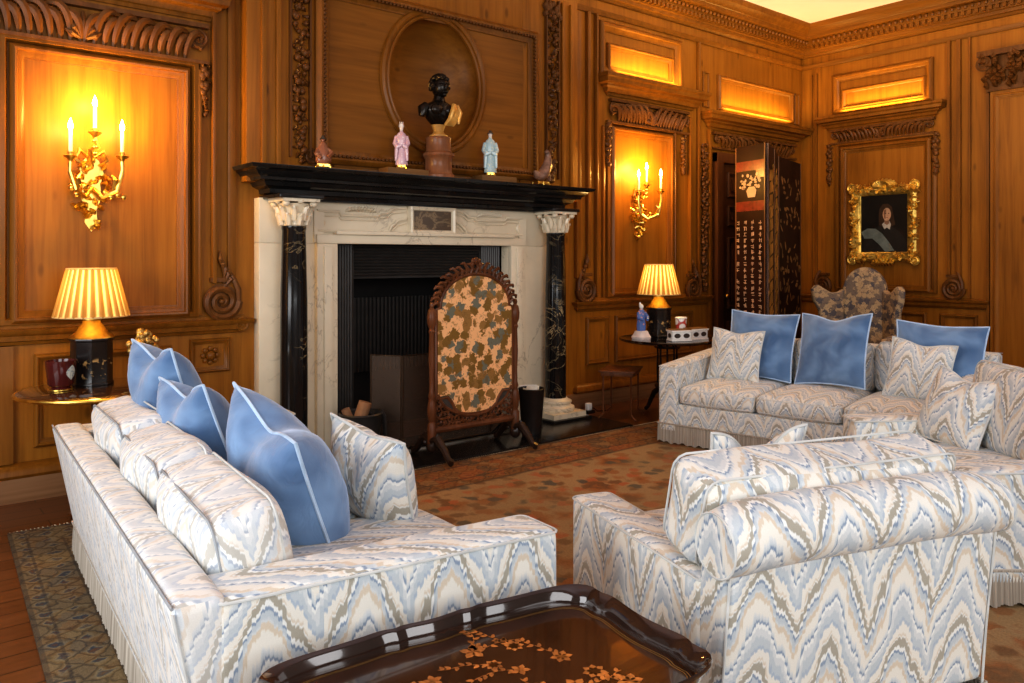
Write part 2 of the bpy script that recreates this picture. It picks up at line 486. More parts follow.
# breast front with an oval hole : ring of quads out to the rectangle
def rect_hit(k, u0, v0, u1, v1):
    a = 2*PI*k/K; dx, dy = math.cos(a), math.sin(a)*1.1
    t = 1e9
    if dx > 1e-9: t = min(t, (u1-NU)/dx)
    if dx < -1e-9: t = min(t, (u0-NU)/dx)
    if dy > 1e-9: t = min(t, (v1-NV)/dy)
    if dy < -1e-9: t = min(t, (v0-NV)/dy)
    return (NU+dx*t, NV+dy*t)
r0 = (2.74, 2.20, 4.68, 3.60)
vs = [(*ell(k), BN) for k in range(K)] + [(*rect_hit(k, *r0), BN) for k in range(K)]
fs = [(k, K+k, K+(k+1) % K, (k+1) % K) for k in range(K)]
mb.add(vs, fs)
for cu, cv in ((r0[2], r0[3]), (r0[0], r0[3]), (r0[0], r0[1]), (r0[2], r0[1])):
    mb.box((cu-.03 if cu > NU else cu, cv-.02 if cv > NV else cv, BN-.03), (cu if cu > NU else cu+.03, cv if cv > NV else cv+.02, BN-.0005))
panel_over = mb.build('overmantel_panel', PINEH, wallA)
mb = MB()
mb.box((BR0,2.05,0), (r0[0],4.2,BN)); mb.box((r0[2],2.05,0), (BR1,4.2,BN)); mb.box((r0[0],r0[3],0), (r0[2],4.2,BN)); mb.box((r0[0],2.05,0), (r0[2],r0[1],BN))
for u in (2.22, 2.33, 5.17, 5.28): mb.box((u-.018, 2.16, BN), (u+.018, 3.95, BN+.03))
mb.build('chimney_breast', PINE, wallA, bevel=.006)
# niche bowl
mb = MB()
def bowl(i, j):
    q = j; a = 2*PI*i
    return (NU+NA*math.cos(a)*math.sqrt(max(0, 1-q*q)), NV+NB*math.sin(a)*math.sqrt(max(0, 1-q*q)), BN-.30*q)
mb.grid(bowl, K, 10)
mb.build('niche_bowl', PINEH, wallA, weld=True, smooth=60)
mb = MB()
for off, rr in ((.03,.030),(-.012,.018)):
    mb.tube([(*ell(k, NA+off, NB+off), BN+.012) for k in range(K)], rr, 8, closed=True)
mb.build('niche_moulding', MOULD, wallA)
# overmantel bead frame
mb = MB()
frame(mb, 2.62, 2.22, 4.84, 3.60, [(q[0], q[1]) for q in P_mould(.11, .06, BN)])
mb.build('overmantel_moulding', MOULD, wallA)
mb = MB()
for a, b in (((2.68,2.28),(2.68,3.54)), ((4.78,2.28),(4.78,3.54)), ((2.68,3.54),(4.78,3.54)), ((2.68,2.28),(4.78,2.28))):
    beads(mb, a, b, .034, .016, BN+.055)
mb.build('bead_carving', CARVE, wallA)
mb = MB()
for u, sd in ((2.50, 5), (5.03, 9)):
    mb.box((u-.085, 2.25, BN), (u-.07, 3.95, BN+.035)); mb.box((u+.07, 2.25, BN), (u+.085, 3.95, BN+.035))
    fruit_drop(mb, u, 2.22, 3.92, .12, BN+.004, sd)
    volute(mb, u+(.10 if u < 3 else -.10), 2.26, .06, BN+.02, 1.7, 1, PI/2)
    for k in range(16):
        mb.ball((u+R.uniform(-.1,.1), 3.85+R.uniform(-.08,.08), BN+.02), (.03,.035,.03), 6, 4)
mb.build('fruit_carving', CARVE, wallA)

# ---- panelled bays of the fireplace wall
mo = MB(); ca = MB(); hd = MB(); pn = MB()
def bay(u0, u1, v0, v1, n=0):
    frame(mo, u0-.075, v0-.05, u1+.075, v1+.05, P_mould(.085, .055, n))
    frame(mo, u0-.13, v0-.05, u1+.13, v1+.10, [(0,n),(0,n+.035),(.03,n+.045),(.045,n+.02),(.045,n)])
# left bay
bay(.745, 1.665, 1.14, 2.77)
ca_l = MB(); acanthus_frieze(ca_l, .28, 1.86, 2.86, 3.14, .02, 2, 6); fruit_drop(ca_l, 1.845, 2.50, 2.86, .05, .01, 4)
fruit_drop(ca_l, .58, 2.50, 2.86, .05, .01, 6)
ca_l.build('acanthus_carving', CARVE, wallA)
hood(hd, .42, 1.86, hood_prof(3.17, 3.36, .14))
bay(-.80, .14, 1.14, 2.77)
# right bay
bay(6.02, 6.86, 1.15, 2.82)
ca_r = MB(); acanthus_frieze(ca_r, 5.93, 7.20, 2.89, 3.15, .02, 5, 6); fruit_drop(ca_r, 7.12, 2.45, 2.88, .06, .01, 8); fruit_drop(ca_r, 5.90, 2.45, 2.88, .06, .01, 18)
ca_r.build('acanthus_carving', CARVE, wallA)
hood(hd, 5.92, 7.28, hood_prof(3.18, 3.38, .17))
frame(mo, 5.78, 3.38, 7.08, 3.93, P_mould(.10, .06)); frame(mo, 5.90, 3.42, 6.95, 3.72, P_mould(.06, .045))
# door bay
frame(mo, 7.76, 3.25, 9.36, 3.66, P_mould(.07, .05)); hood(hd, 7.62, 9.42, hood_prof(3.00, 3.19, .18))
for u in (7.55, 9.48): frame(mo, u-.06, 3.25, u+.06, 3.66, P_mould(.02, .02))
ca_d = MB()
fruit_drop(ca_d, 7.50, 1.12, 2.82, .10, .01, 12)
acanthus_frieze(ca_d, 7.66, 9.42, 2.78, 2.98, .02, 21, 6)
ca_d.build('over_door_carving', CARVE, wallA)
# volute scrolls on the dado rail
for j, (u, v, sg) in enumerate(((1.95,1.19,-1), (5.58,1.18,1), (7.27,1.15,-1))):
    sc = MB(); volute(sc, u, v, .125, .045, 2.3, sg, PI if sg > 0 else 0, .028, 0)
    e = u-sg*.12
    sc.tube([(e, v, .045), (e+sg*.002, v+.08, .05), (e+sg*.03, v+.15, .045), (e+sg*.055, v+.20, .03)], [.02,.022,.02,.016], 6)
    sc.box((u-.075, v+.14, 0), (u+.075, v+.17, .05))
    for k in range(5): sc.tube([(u-sg*.02, v+.10+.03*k, .03), (u-sg*.07+sg*.02*k, v+.16+.035*k, .05), (u-sg*.03+sg*.01*k, v+.20+.04*k, .03)], [.008,.018,.006], 6)
    sc.build('scroll_carving', CARVE, wallA)
# vertical stiles and reveals
st = MB()
for u0, u1, v0, v1, n in ((.30,.60,1.08,2.82,.05), (1.885,1.915,1.32,3.98,.055), (2.0,2.06,1.08,3.95,.03), (5.44,5.50,1.3,3.95,.05), (5.60,5.64,1.40,3.98,.045), (5.72,5.745,1.10,3.98,.05), (7.22,7.25,1.35,3.10,.05), (7.38,7.42,1.10,3.98,.04), (7.57,7.61,0.2,3.0,.05), (5.83,5.86,1.1,2.86,.03), (1.79,1.815,1.1,2.82,.04)):
    st.box((u0,v0,0), (u1,v1,n))
st.build('stile', MOULD, wallA, bevel=.008)
# dado
dd = MB()
for u0, u1 in ((-1.5,2.16), (5.44,7.60)):
    hood(dd, u0+.05, u1-.06, [(.96,0),(.965,.02),(.985,.03),(.99,.045),(1.02,.05),(1.04,.075),(1.06,.08),(1.065,.03),(1.09,.02),(1.09,0)])
    hood(dd, u0+.05, u1-.05, [(.15,.05),(.17,.065),(.20,.06),(.235,.02),(.24,0)])
frame(dd, .80, .32, 1.62, .90, P_mould(.05, .035)); frame(dd, 1.74, .69, 2.02, .93, P_mould(.04, .03)); frame(dd, -.4, .32, .45, .9, P_mould(.05,.035))
frame(dd, 5.60, .42, 5.93, .90, P_mould(.05, .035)); frame(dd, 6.02, .42, 7.30, .90, P_mould(.05, .035))
dd.box((.53,.24,0), (.69,.96,.03)); dd.ball((1.88,.81,.02), (.035,.035,.03), 10, 6)
for k in range(8): dd.ball((1.88+.05*math.cos(k*PI/4), .81+.05*math.sin(k*PI/4), .01), (.02,.02,.015), 6, 4)
volute(dd, 2.10, 1.02, .05, .05, 1.8, 1)
dd.build('dado_moulding', MOULD, wallA)
mo.build('panel_moulding', MOULD, wallA); 
hd.build('hood_shelf', MOULD, wallA, smooth=25)
mb = MB(); mb.box((-1.5,0,0), (2.16,.15,.05)); mb.box((5.25,0,0), (7.60,.15,.05))
b_ = struct(mb.build('baseboard_back', wood('limed plinth', (.12,.055,.022), (.24,.12,.055), (.33,.18,.09), axis=0, knots=False), M=WA, bevel=.005))
# frieze rail + cornice, both walls, mitred at the corner
def corner_sweep(mb, prof, x0=-1.5, y1=-1.0):
    vs = []; fs = []
    for z, n in prof: vs += [(x0, D-n, z), (L-n, D-n, z), (L-n, y1, z)]
    for i in range(len(prof)-1):
        for k in range(2): fs.append((i*3+k, i*3+k+1, (i+1)*3+k+1, (i+1)*3+k))
    mb.add(vs, fs)
mb = MB()
corner_sweep(mb, [(3.98,.0),(3.98,.02),(4.0,.03),(4.03,.035),(4.035,.0)])
corner_sweep(mb, [(4.13,0),(4.135,.02),(4.16,.035),(4.165,.06),(4.20,.065),(4.205,.09),(4.26,.095),(4.265,.12),(4.32,.13),(4.33,.20),(4.37,.21),(4.375,.22),(4.40,.23),(4.44,.27),(4.47,.28),(4.50,.285),(4.50,.0)])
corn = struct(mb.build('trim_1', MOULD, smooth=25))
mb = MB()
x = -1.0
while x < L-.15:
    mb.box((x,D-.135,4.215), (x+.035,D-.08,4.26)); mb.ball((x+.05,D-.15,4.30), (.022,.02,.022), 6, 4); x += .07
y = D-.20
while y > 1.0:
    mb.box((L-.135,y-.035,4.215), (L-.08,y,4.26)); mb.ball((L-.15,y-.05,4.30), (.02,.022,.022), 6, 4); y -= .07
mb.build('egg_and_dart', MOULD, corn)

# ---- side wall
def U(y): return D-y
mo = MB(); hd = MB(); ca = MB()
frame(mo, U(5.08)-.075, 1.09, U(4.12)+.075, 2.91, P_mould(.085,.055)); frame(mo, U(5.08)-.14, 1.09, U(4.12)+.14, 2.96, [(0,0),(0,.035),(.03,.045),(.045,.02),(.045,0)])
frame(mo, U(5.26), 3.33, U(4.02), 3.84, P_mould(.10,.06)); frame(mo, U(5.14), 3.38, U(4.10), 3.64, P_mould(.06,.045))
hood(hd, U(5.30), U(4.02), hood_prof(3.14, 3.31, .15))
acanthus_frieze(ca, U(5.28), U(4.0), 2.95, 3.14, .02, 11, 6)
fruit_drop(ca, U(3.99), 2.45, 2.95, .06, .01, 14); fruit_drop(ca, U(5.30), 2.45, 2.95, .05, .01, 15)
for u, sg in ((U(3.80), -1), (U(5.38), 1)):
    volute(ca, u, 1.15, .12, .045, 2.3, sg, PI if sg > 0 else 0, .026)
    e = u-sg*.10
    ca.tube([(e, 1.14, .045), (e+sg*.002, 1.22, .05), (e+sg*.03, 1.29, .045), (e+sg*.055, 1.34, .03)], [.02,.022,.02,.016], 6); ca.box((u-.075, 1.28, 0), (u+.075, 1.31, .05))
for u0, u1, v0, v1, n in ((U(5.50),U(5.47),1.05,3.9,.03), (U(5.56),U(5.54),1.05,3.9,.02), (U(3.86),U(3.83),1.3,3.98,.05), (U(3.76),U(3.72),1.3,3.98,.045), (U(3.64),U(3.62),1.05,3.98,.03), (U(3.45),U(3.42),.2,3.75,.05)):
    mo.box((u0,v0,0), (u1,v1,n))
hood(mo, U(5.65), U(3.50), [(.92,0),(.925,.02),(.95,.045),(.98,.05),(1.0,.075),(1.02,.08),(1.025,.02),(1.045,0)])
frame(mo, U(5.1), .35, U(4.1), .86, P_mould(.05,.035)); frame(mo, U(3.95), .35, U(3.55), .86, P_mould(.05,.035))
frame(mo, U(2.40), 1.09, U(1.2), 2.91, P_mould(.085,.055)); frame(mo, U(2.40), .35, U(1.2), .86, P_mould(.05,.035)); hood(mo, U(2.6), U(.6), [(.92,0),(.925,.02),(.95,.045),(.98,.05),(1.0,.075),(1.02,.08),(1.025,.02),(1.045,0)])
mo.build('panel_moulding', MOULD, wallB, smooth=30); hd.build('hood_shelf', MOULD, wallB, smooth=25); ca.build('acanthus_carving', CARVE, wallB)
mb = MB(); mb.box((U(3.40),0,0), (U(2.70),3.32,.08)); frame(mb, U(3.36), .3, U(2.74), 3.28, P_mould(.05,.03,.08)); mb.build('pilaster', PINE, wallB, smooth=30)
mb = MB()
mb.box((U(3.50),3.70,0), (U(2.6),3.76,.18)); mb.box((U(3.43),3.32,0), (U(2.67),3.36,.11))
for k in range(70):
    u = R.uniform(U(3.46), U(2.65)); v = R.uniform(3.36, 3.72); l = .06
    mb.tube([(u,v-.05,.08), (u+R.uniform(-.02,.02),v,.14+.12*(v-3.36)), (u+R.uniform(-.03,.03),v+.05,.10+.2*(v-3.36))], [.012,.026,.008], 5)
volute(mb, U(3.44), 3.62, .08, .16, 1.8, -1); volute(mb, U(2.66), 3.62, .08, .16, 1.8, 1)
mb.box((U(3.42),3.34,0), (U(2.68),3.72,.10))
mb.build('capital_carving', CARVE, wallB)
mb = MB(); mb.box((.05,0,0), (6,.16,.05)); struct(mb.build('baseboard_right', PINEH, M=WB, bevel=.005))

# ---- door in the far bay
door = struct(thing('door_1', None, None, M=WA.copy()))
mb = MB(); mb.box((7.68,0,0), (7.80,2.74,.08)); mb.box((9.24,0,0), (9.36,2.74,.08)); mb.box((7.68,2.62,0), (9.36,2.74,.081)); mb.build('door_frame', MAHOG, door, bevel=.01)
mb = MB(); mb.box((7.80,.02,0), (9.24,2.62,.03))
for u0, u1 in ((7.92,8.45), (8.58,9.12)):
    for v0, v1 in ((.18,.75), (.90,1.75), (1.88,2.12), (2.22,2.52)):
        frame(mb, u0, v0, u1, v1, P_mould(.045, .03, .03))
        mb.box((u0+.09, v0+.08, .03), (u1-.09, v1-.08, .045))
mb.build('door_leaf', MAHOG, door, smooth=30)
mb = MB(); mb.ball((7.87,1.05,.07), (.028,.028,.028), 10, 8); mb.tube([(7.87,1.05,.02),(7.87,1.05,.06)], .01); mb.build('door_knob', GILT, door)

# ------------------------------------------------------------------ CHIMNEYPIECE
cx0, cx1 = 2.20, 5.16
chim = thing('fireplace', 'cream marble fireplace with black marble columns and a black mantel shelf', 'fireplace', (3.68, D, 0))
CM = Matrix.Translation((-3.68, -D, 0)) @ WA
def ch(mb, name, m, parent=chim, **k):
    return mb.build(name, m, parent, M=CM if parent is chim else None, **k)
mb = MB()
SN = .10
mb.box((cx0,0,0), (FO[0],FO[2],SN)); mb.box((FO[1],0,0), (cx1,FO[2],SN)); mb.box((cx0,FO[2],0), (cx1,1.94,SN))
sur = ch(mb, 'marble_surround', WMARB, bevel=.006)
mb = MB()
fr = .17
for u0, u1 in ((FO[0]-fr,FO[0]), (FO[1],FO[1]+fr)):
    mb.box((u0,0,SN), (u1,FO[2]+.0,SN+.05)); mb.box((u0+.05,.02,SN), (u1-.05,FO[2]-.02,SN+.07))
mb.box((FO[0]-fr,FO[2],SN), (FO[1]+fr,FO[2]+.07,SN+.05))
mb.box((FO[0]-.02,FO[2]+.07,SN), (FO[1]+.02,FO[2]+.10,SN+.075))
ch(mb, 'marble_architrave', WMARB, bevel=.008)
# carved frieze lines: eared panels either side of the tablet
mb = MB()
tu0, tu1, tv0, tv1 = 3.45, 3.90, 1.70, 1.925
for sg, ue, ui in ((1, FO[0]-fr+.02, tu0), (-1, FO[1]+fr-.02, tu1)):
    pts = [(ue,1.86),(ue+sg*.18,1.86),(ue+sg*.20,1.835),(ue+sg*.52,1.835),(ue+sg*.54,1.86),(ue+sg*.60,1.86),(ue+sg*.66,1.90),(ui-sg*.02,1.915)]
    pts2 = [(ue,1.71),(ue+sg*.62,1.71),(ue+sg*.64,1.75),(ue+sg*.70,1.80),(ui-sg*.02,1.82)]
    for p in (pts, pts2):
        mb.tube([(a, b, SN+.012) for a, b in p], .014, 6); mb.tube([(a, b-.035, SN+.006) for a, b in p], .009, 6)
    ur = ue+sg*.02
    mb.lathe([(.0,.0),(.042,.0),(.045,.012),(.03,.02),(.02,.014),(0,.02)], 16, T(ur, 1.77, SN))
    mb.box((ue-.03, 1.62, SN), (ue+.05, 1.86, SN+.02))
    for k in range(9):
        q = k/8; a = ue+sg*(.26+.22*q)
        mb.tube([(a-.02,1.865,SN),(a,1.885+.012*math.sin(PI*q),SN+.035),(a+.025*sg,1.865,SN)], [.006,.016,.005], 6)
for k in range(9):
    a = PI*(1.05+.9*k/8)
    mb.tube([(3.675,1.70,SN+.01),(3.675+.07*math.cos(a),1.70+.035*math.sin(a),SN+.04),(3.675+.15*math.cos(a),1.70+.075*math.sin(a),SN+.01)], [.01,.016,.006], 6)
ch(mb, 'marble_carving', WMARB)
mb = MB(); frame(mb, tu0, tv0, tu1, tv1, [(0,SN),(0,SN+.06),(.012,SN+.07),(.03,SN+.06),(.035,SN+.04)])
ch(mb, 'tablet_frame', WMARB)
mb = MB(); mb.box((tu0+.03,tv0+.03,SN), (tu1-.03,tv1-.03,SN+.04)); ch(mb, 'tablet', marble('brown agate panel', (.10,.06,.03), (.30,.20,.10), 4, .06, .2, .9))
# mantel shelf
mb = MB()
hood(mb, 2.44, 4.93, [(1.94,.16),(1.965,.17),(1.97,.20),(2.0,.205),(2.02,.25),(2.05,.27),(2.055,.31),(2.075,.315),(2.09,.34),(2.12,.365),(2.13,.40),(2.15,.41),(2.155,.41),(2.156,0)], .0)
ch(mb, 'mantel_shelf', SHELFM, smooth=25)
mb = MB()
for u in (2.40, 4.97): mb.box((u-.17,1.86+.065,.02), (u+.17,1.955,.40)); 
mb.box((2.30,1.925,0), (5.06,1.945,.15))
ch(mb, 'frieze_block', SHELFM, bevel=.008)
for u in (2.40, 4.97):
    cn = .25
    Mx = T(u, 0, cn) @ Matrix.Rotation(-PI/2, 4, 'X')     # lathe axis z -> wall v
    mb = MB(); mb.lathe([(.098,.20),(.099,.6),(.096,1.2),(.084,1.70),(.088,1.71),(.088,1.735)], 28, Mx)
    c_ = ch(mb, 'column', BMARB)
    mb = MB()
    mb.lathe([(.17,.085),(.178,.10),(.175,.125),(.15,.135),(.14,.15),(.15,.165),(.148,.18),(.12,.19),(.108,.205)], 28, Mx)
    mb.box((u-.20,.04,cn-.20), (u+.20,.085,cn+.20))
    mb.build('column_base', WMARB, c_, bevel=0, M=None)
    mb = MB(); mb.box((u-.24,0,cn-.24), (u+.24,.04,cn+.24)); mb.build('column_plinth', SHELFM, c_, bevel=.006)
    mb = MB()
    mb.lathe([(.10,1.65),(.112,1.66),(.10,1.67),(.10,1.72),(.115,1.82),(.14,1.88)], 24, Mx)
    for row, (v0, hh, rr, nk) in enumerate(((1.665,.11,.108,8), (1.71,.14,.112,8))):
        for k in range(nk):
            a = 2*PI*(k+.5*row)/nk; ca_, sa_ = math.cos(a), math.sin(a)
            P = lambda r, v: (u+r*ca_, v, cn+r*sa_)
            mb.tube([P(rr,v0), P(rr+.012,v0+hh*.5), P(rr+.03,v0+hh*.92), P(rr+.05,v0+hh*.95), P(rr+.05,v0+hh*.8)], [.028,.032,.022,.016,.008], 6)
    for k in range(4):
        a = PI/4+k*PI/2
        mb.ball((u+.175*math.cos(a), 1.875, cn+.175*math.sin(a)), (.035,.035,.035), 10, 8)
        mb.ball((u+.14*math.cos(a+PI/4), 1.90, cn+.14*math.sin(a+PI/4)), (.03,.03,.03), 8, 6)
    mb.box((u-.165,1.895,cn-.165), (u+.165,1.925,cn+.165))
    mb.v = [(u+(x-u)*.84, 1.925-(1.925-y)*.72, cn+(z-cn)*.84) for x, y, z in mb.v]
    mb.build('capital', WMARB, c_)
# firebox
mb = MB()
mb.box((FO[0],0,-.62), (FO[1],FO[2]+.1,-.58)); mb.box((FO[0]-.04,0,-.62), (FO[0],FO[2]+.1,-.0)); mb.box((FO[1],0,-.62), (FO[1]+.04,FO[2]+.1,-.0)); mb.box((FO[0]-.04,FO[2]+.1,-.62), (FO[1]+.04,FO[2]+.14,-.0))
ch(mb, 'firebox', SOOT, smooth=0)
mb = MB()
n = 9
for sg, u0 in ((1, FO[0]), (-1, FO[1])):
    for k in range(n):
        u = u0+sg*(.012+.024*k); dep = -.025
        mb.tube([(u,0,dep), (u,FO[2],dep)], .013, 6)
    mb.box((min(u0, u0+sg*.23),0,-.16), (max(u0, u0+sg*.23),FO[2],-.03))
for k in range(10):
    v = FO[2]-.012-.026*k
    mb.tube([(FO[0]+.2,v,-.03-.008*k), (FO[1]-.2,v,-.03-.008*k)], .013, 6)
mb.box((FO[0]+.2,FO[2]-.28,-.16), (FO[1]-.2,FO[2],-.12))
ch(mb, 'iron_slips', IRON)
mb = MB()
mb.box((3.15,.50,-.56), (4.17,1.15,-.52)); 
for k in range(26): mb.box((3.16+.039*k,.5,-.52), (3.175+.039*k,1.15,-.50))
ch(mb, 'fireback', IRON)
# hearth
mb = MB(); mb.box((2.06,4.76,0), (5.27,D-.10,.022)); hearth = struct(mb.build('trim_2', plain('black slate hearth', (.012,.010,.009), .22, 0, .3, 6), bevel=.005))
mb = MB()
mb.box((2.75,5.18,.022), (4.57,5.195,.034)); mb.box((2.75,5.18,.022), (2.765,5.55,.034)); mb.box((4.555,5.18,.022), (4.57,5.55,.034))
mb.build('hearth_strip', plain('steel strip', (.5,.46,.4), .3, 1), hearth)

# ------------------------------------------------------------------ mesh fire guard (folding)
def mesh_mat():
    m, nt, b = mat('fine wire mesh')
    b.inputs['Base Color'].default_value = (.13,.085,.058,1); b.inputs['Roughness'].default_value = .5; b.inputs['Metallic'].default_value = .4
    w = noise(nt, coord(nt, 'UV', (30,120,1)), 1, 2)
    tr = nt.nodes.new('ShaderNodeBsdfTransparent'); mx = nt.nodes.new('ShaderNodeMixShader')
    nt.links.new(math_(nt, 'ADD', math_(nt, 'MULTIPLY', w, .3), .55), mx.inputs[0])
    nt.links.new(tr.outputs[0], mx.inputs[1]); nt.links.new(b.outputs[0], mx.inputs[2])
    nt.links.new(mx.outputs[0], nt.nodes['Material Output'].inputs['Surface'])
    return m
g = thing('fire_guard', 'brown folding wire mesh guard standing in front of the fire opening', 'fire guard', (3.5,5.35,.022))
MM = mesh_mat(); RIM = plain('bronzed rim', (.10,.06,.035), .35, .7)
gp = [(3.05,5.50), (3.20,5.27), (4.06,5.27), (4.34,5.50)]
for a, b in zip(gp[:-1], gp[1:]):
    a = (a[0]-3.5, a[1]-5.35); b = (b[0]-3.5, b[1]-5.35)
    m = MB(); m.add([(a[0],a[1],.01),(b[0],b[1],.01),(b[0],b[1],.72),(a[0],a[1],.72)], [(0,1,2,3)]); mp = m.build('mesh_panel', MM, g, smooth=0)
    m = MB()
    q0 = Vector((a[0],a[1],.01)); q1 = Vector((b[0],b[1],.01)); up = Vector((0,0,.71))
    e = (q1-q0).normalized()*.008
    for p, q in ((q0+e, q0+e+up), (q1-e, q1-e+up), (q0+e, q1-e), (q0+e+up, q1-e+up)): m.tube([p, q], .006, 6)
    m.build('panel_rim', RIM, mp)

# ------------------------------------------------------------------ fire screen with needlework panel
def tapestry(name, bg, c1, c2, c3, sc=9):
    m, nt, b = mat(name)
    v = coord(nt, 'UV')
    wv = nt.nodes.new('ShaderNodeTexVoronoi'); wv.inputs['Scale'].default_value = sc; wv.inputs['Randomness'].default_value = .8
    n0 = nt.nodes.new('ShaderNodeTexNoise'); n0.inputs['Scale'].default_value = sc*2.2; n0.inputs['Detail'].default_value = 3
    nt.links.new(v, n0.inputs['Vector'])
    vm = nt.nodes.new('ShaderNodeVectorMath'); vm.operation = 'MULTIPLY_ADD'
    nt.links.new(n0.outputs['Color'], vm.inputs[0]); vm.inputs[1].default_value = (.10,.10,0); nt.links.new(v, vm.inputs[2])
    nt.links.new(vm.outputs[0], wv.inputs['Vector'])
    d = wv.outputs['Distance']
    col = ramp(nt, nt_sep(nt, wv.outputs['Color']), [(.2,c1),(.45,c1),(.5,c2),(.7,c2),(.75,c3)], 'CONSTANT')
    f = ramp(nt, d, [(.55,(1,1,1)),(.60,(0,0,0))])
    c = mix(nt, f, bg, col)
    w2 = nt.nodes.new('ShaderNodeTexVoronoi'); w2.inputs['Scale'].default_value = sc*3.2; nt.links.new(vm.outputs[0], w2.inputs['Vector'])
    c = mix(nt, math_(nt, 'MULTIPLY', ramp(nt, w2.outputs['Distance'], [(.25,(1,1,1)),(.4,(0,0,0))]), .45), c, tuple(q*.5 for q in c2))
    nt.links.new(c, b.inputs['Base Color']); b.inputs['Roughness'].default_value = .9; b.inputs['Specular IOR Level'].default_value = .15
    bump(nt, b, noise(nt, v, 300, 1), .2, .003)
    return m
def nt_sep(nt, c):
    s = nt.nodes.new('ShaderNodeSeparateColor'); nt.links.new(c, s.inputs[0]); return s.outputs[0]
TAP = tapestry('needlework', (.86,.47,.22), (.22,.12,.03), (.30,.16,.05), (.17,.165,.12), 13)
fs_ = thing('fire_screen', 'carved walnut cheval fire screen with peach floral needlework, before the hearth', 'fire screen', (3.60,4.86,.018))
W2 = .395
def arch_outline(w, base, spring, rise, n=18, lobed=True):
    pts = []
    if lobed:
        pts += [(-w, base+.10), (-w*.72, base+.10), (-w*.62, base+.06)]
        for k in range(9):
            a = PI+ PI*k/8; pts.append((w*.58*math.cos(a), base+.04+.10*math.sin(a)))
        pts += [(w*.62, base+.06), (w*.72, base+.10), (w, base+.10)]
    else: pts += [(-w, base), (w, base)]
    pts.append((w, spring))
    for k in range(n+1):
        a = PI*k/n
        pts.append((w*.90*math.cos(a), spring+.012+rise*math.sin(a)))
    pts.append((-w, spring))
    return pts
SX = T(0,0,0,0,0,PI/2)      # (x,y)->(x,z), z-> -y
out = arch_outline(.352, .36, 1.10, .235)
mb = MB(); mb.prism(out, -.012, .012, SX); mb.build('needlework_panel', TAP, fs_, smooth=0)
mb = MB()
ring = [(*p, .0) for p in arch_outline(.362, .345, 1.10, .25)]
mb.tube([SX @ Vector((p[0], p[1], 0)) for p in ring], .017, 8, closed=True)
mb.build('panel_frame', WALNUT, fs_)
mb = MB()
def post_prof(): return [(.030,.10),(.034,.12),(.034,.26),(.022,.28),(.030,.31),(.036,.37),(.028,.42),(.02,.45),(.028,.47),(.02,.50),(.018,.60),(.024,.75),(.018,.92),(.026,.94),(.018,.96),(.034,1.00),(.037,1.05),(.028,1.10),(.014,1.115),(.02,1.135),(.012,1.155),(0,1.16)]
for x in (-W2, W2):
    mb = MB(); mb.lathe(post_prof(), 14, T(x,0,0)); mb.build('post', WALNUT, fs_)
    mb = MB()
    for sg in (-1, 1):
        mb.tube([(x,0,.14), (x,sg*.08,.16), (x,sg*.16,.10), (x,sg*.21,.045), (x,sg*.245,.028), (x,sg*.255,.05)], [.032,.036,.028,.024,.027,.018], 8)
        mb.tube([(x-.03,sg*.05,.12), (x,sg*.07,.19), (x+.03,sg*.05,.12)], .014, 6)
    mb.ball((x,0,.10), (.04,.05,.05), 10, 8)
    mb.build('foot', plain('ebonised walnut', (.03,.016,.01), .28), fs_)
# crest carving
mb = MB()
for k in range(23):
    q = k/22; a = PI*(.03+.94*q)
    bx, bz = .335*math.cos(a), 1.11+.255*math.sin(a)
    nx, nz = math.cos(a), math.sin(a)
    l = .055+.02*math.sin(PI*q)+.015*(k % 2)
    tx = -nz if k < 11 else nz; tz = nx if k < 11 else -nx
    mb.tube([(bx,0,bz), (bx+nx*l*.5+tx*.02,-.012,bz+nz*l*.5+tz*.02), (bx+nx*l,-.01,bz+nz*l), (bx+nx*l-tx*.025,0,bz+nz*l-tz*.02)], [.016,.015,.013,.008], 6)
mb.tube([((.365)*math.cos(PI*(.05+.9*k/24)), 0, 1.11+.285*math.sin(PI*(.05+.9*k/24))) for k in range(25)], [.012]*25, 6)
for k in range(5): mb.ball((.035*math.cos(k*PI/4),-.01,1.43+.04*math.sin(k*PI/4)), (.02,.016,.022), 8, 6)
mb.ball((0,-.01,1.455), (.022,.018,.028), 8, 6)
mb.build('crest_carving', WALNUT, fs_)
# pierced apron
mb = MB()
mb.tube([(-W2,0,.215),(W2,0,.215)], .026, 8)
rr_ = random.Random(4)
def apron_top(x): return .47-.17*max(0, 1-(x/.33)**2)**.5
for sg in (-1, 1):
    for k in range(11):
        x = sg*(.03+.034*k); h = apron_top(x)-.02
        zc = .235
        while zc < h:
            r = .026
            a0 = rr_.uniform(0, 2*PI)
            mb.tube([(x+r*(1-.1*j)*math.cos(a0+j*.75), rr_.uniform(-.006,.006), zc+r*(1-.1*j)*math.sin(a0+j*.75)) for j in range(7)], [.010,.010,.009,.009,.008,.007,.005], 5)
            zc += .043
mb.tube([(x_/20*.36-.36, 0, apron_top(x_/20*.36-.36)) for x_ in range(41)], .016, 6)
for x in (-.375,.375): mb.tube([(x,0,.22),(x,0,.50)], .012, 6)
mb.build('pierced_apron', WALNUT, fs_)
mb = MB(); pl = [(-.37,.30)]+[(x_/10*.36-.36, apron_top(x_/10*.36-.36)) for x_ in range(21)]+[(.37,.30)]
pl2 = [(x_/10*.36-.36, apron_top(x_/10*.36-.36)-.005) for x_ in range(21)] + [(.36,.50)] + [(.29,.47)]+[(.20*math.cos(a)*1.0, .44+.12*math.sin(a)) for a in [0,-PI*.2,-PI*.4,-PI*.6,-PI*.8,-PI]] + [(-.29,.47),(-.36,.50)]
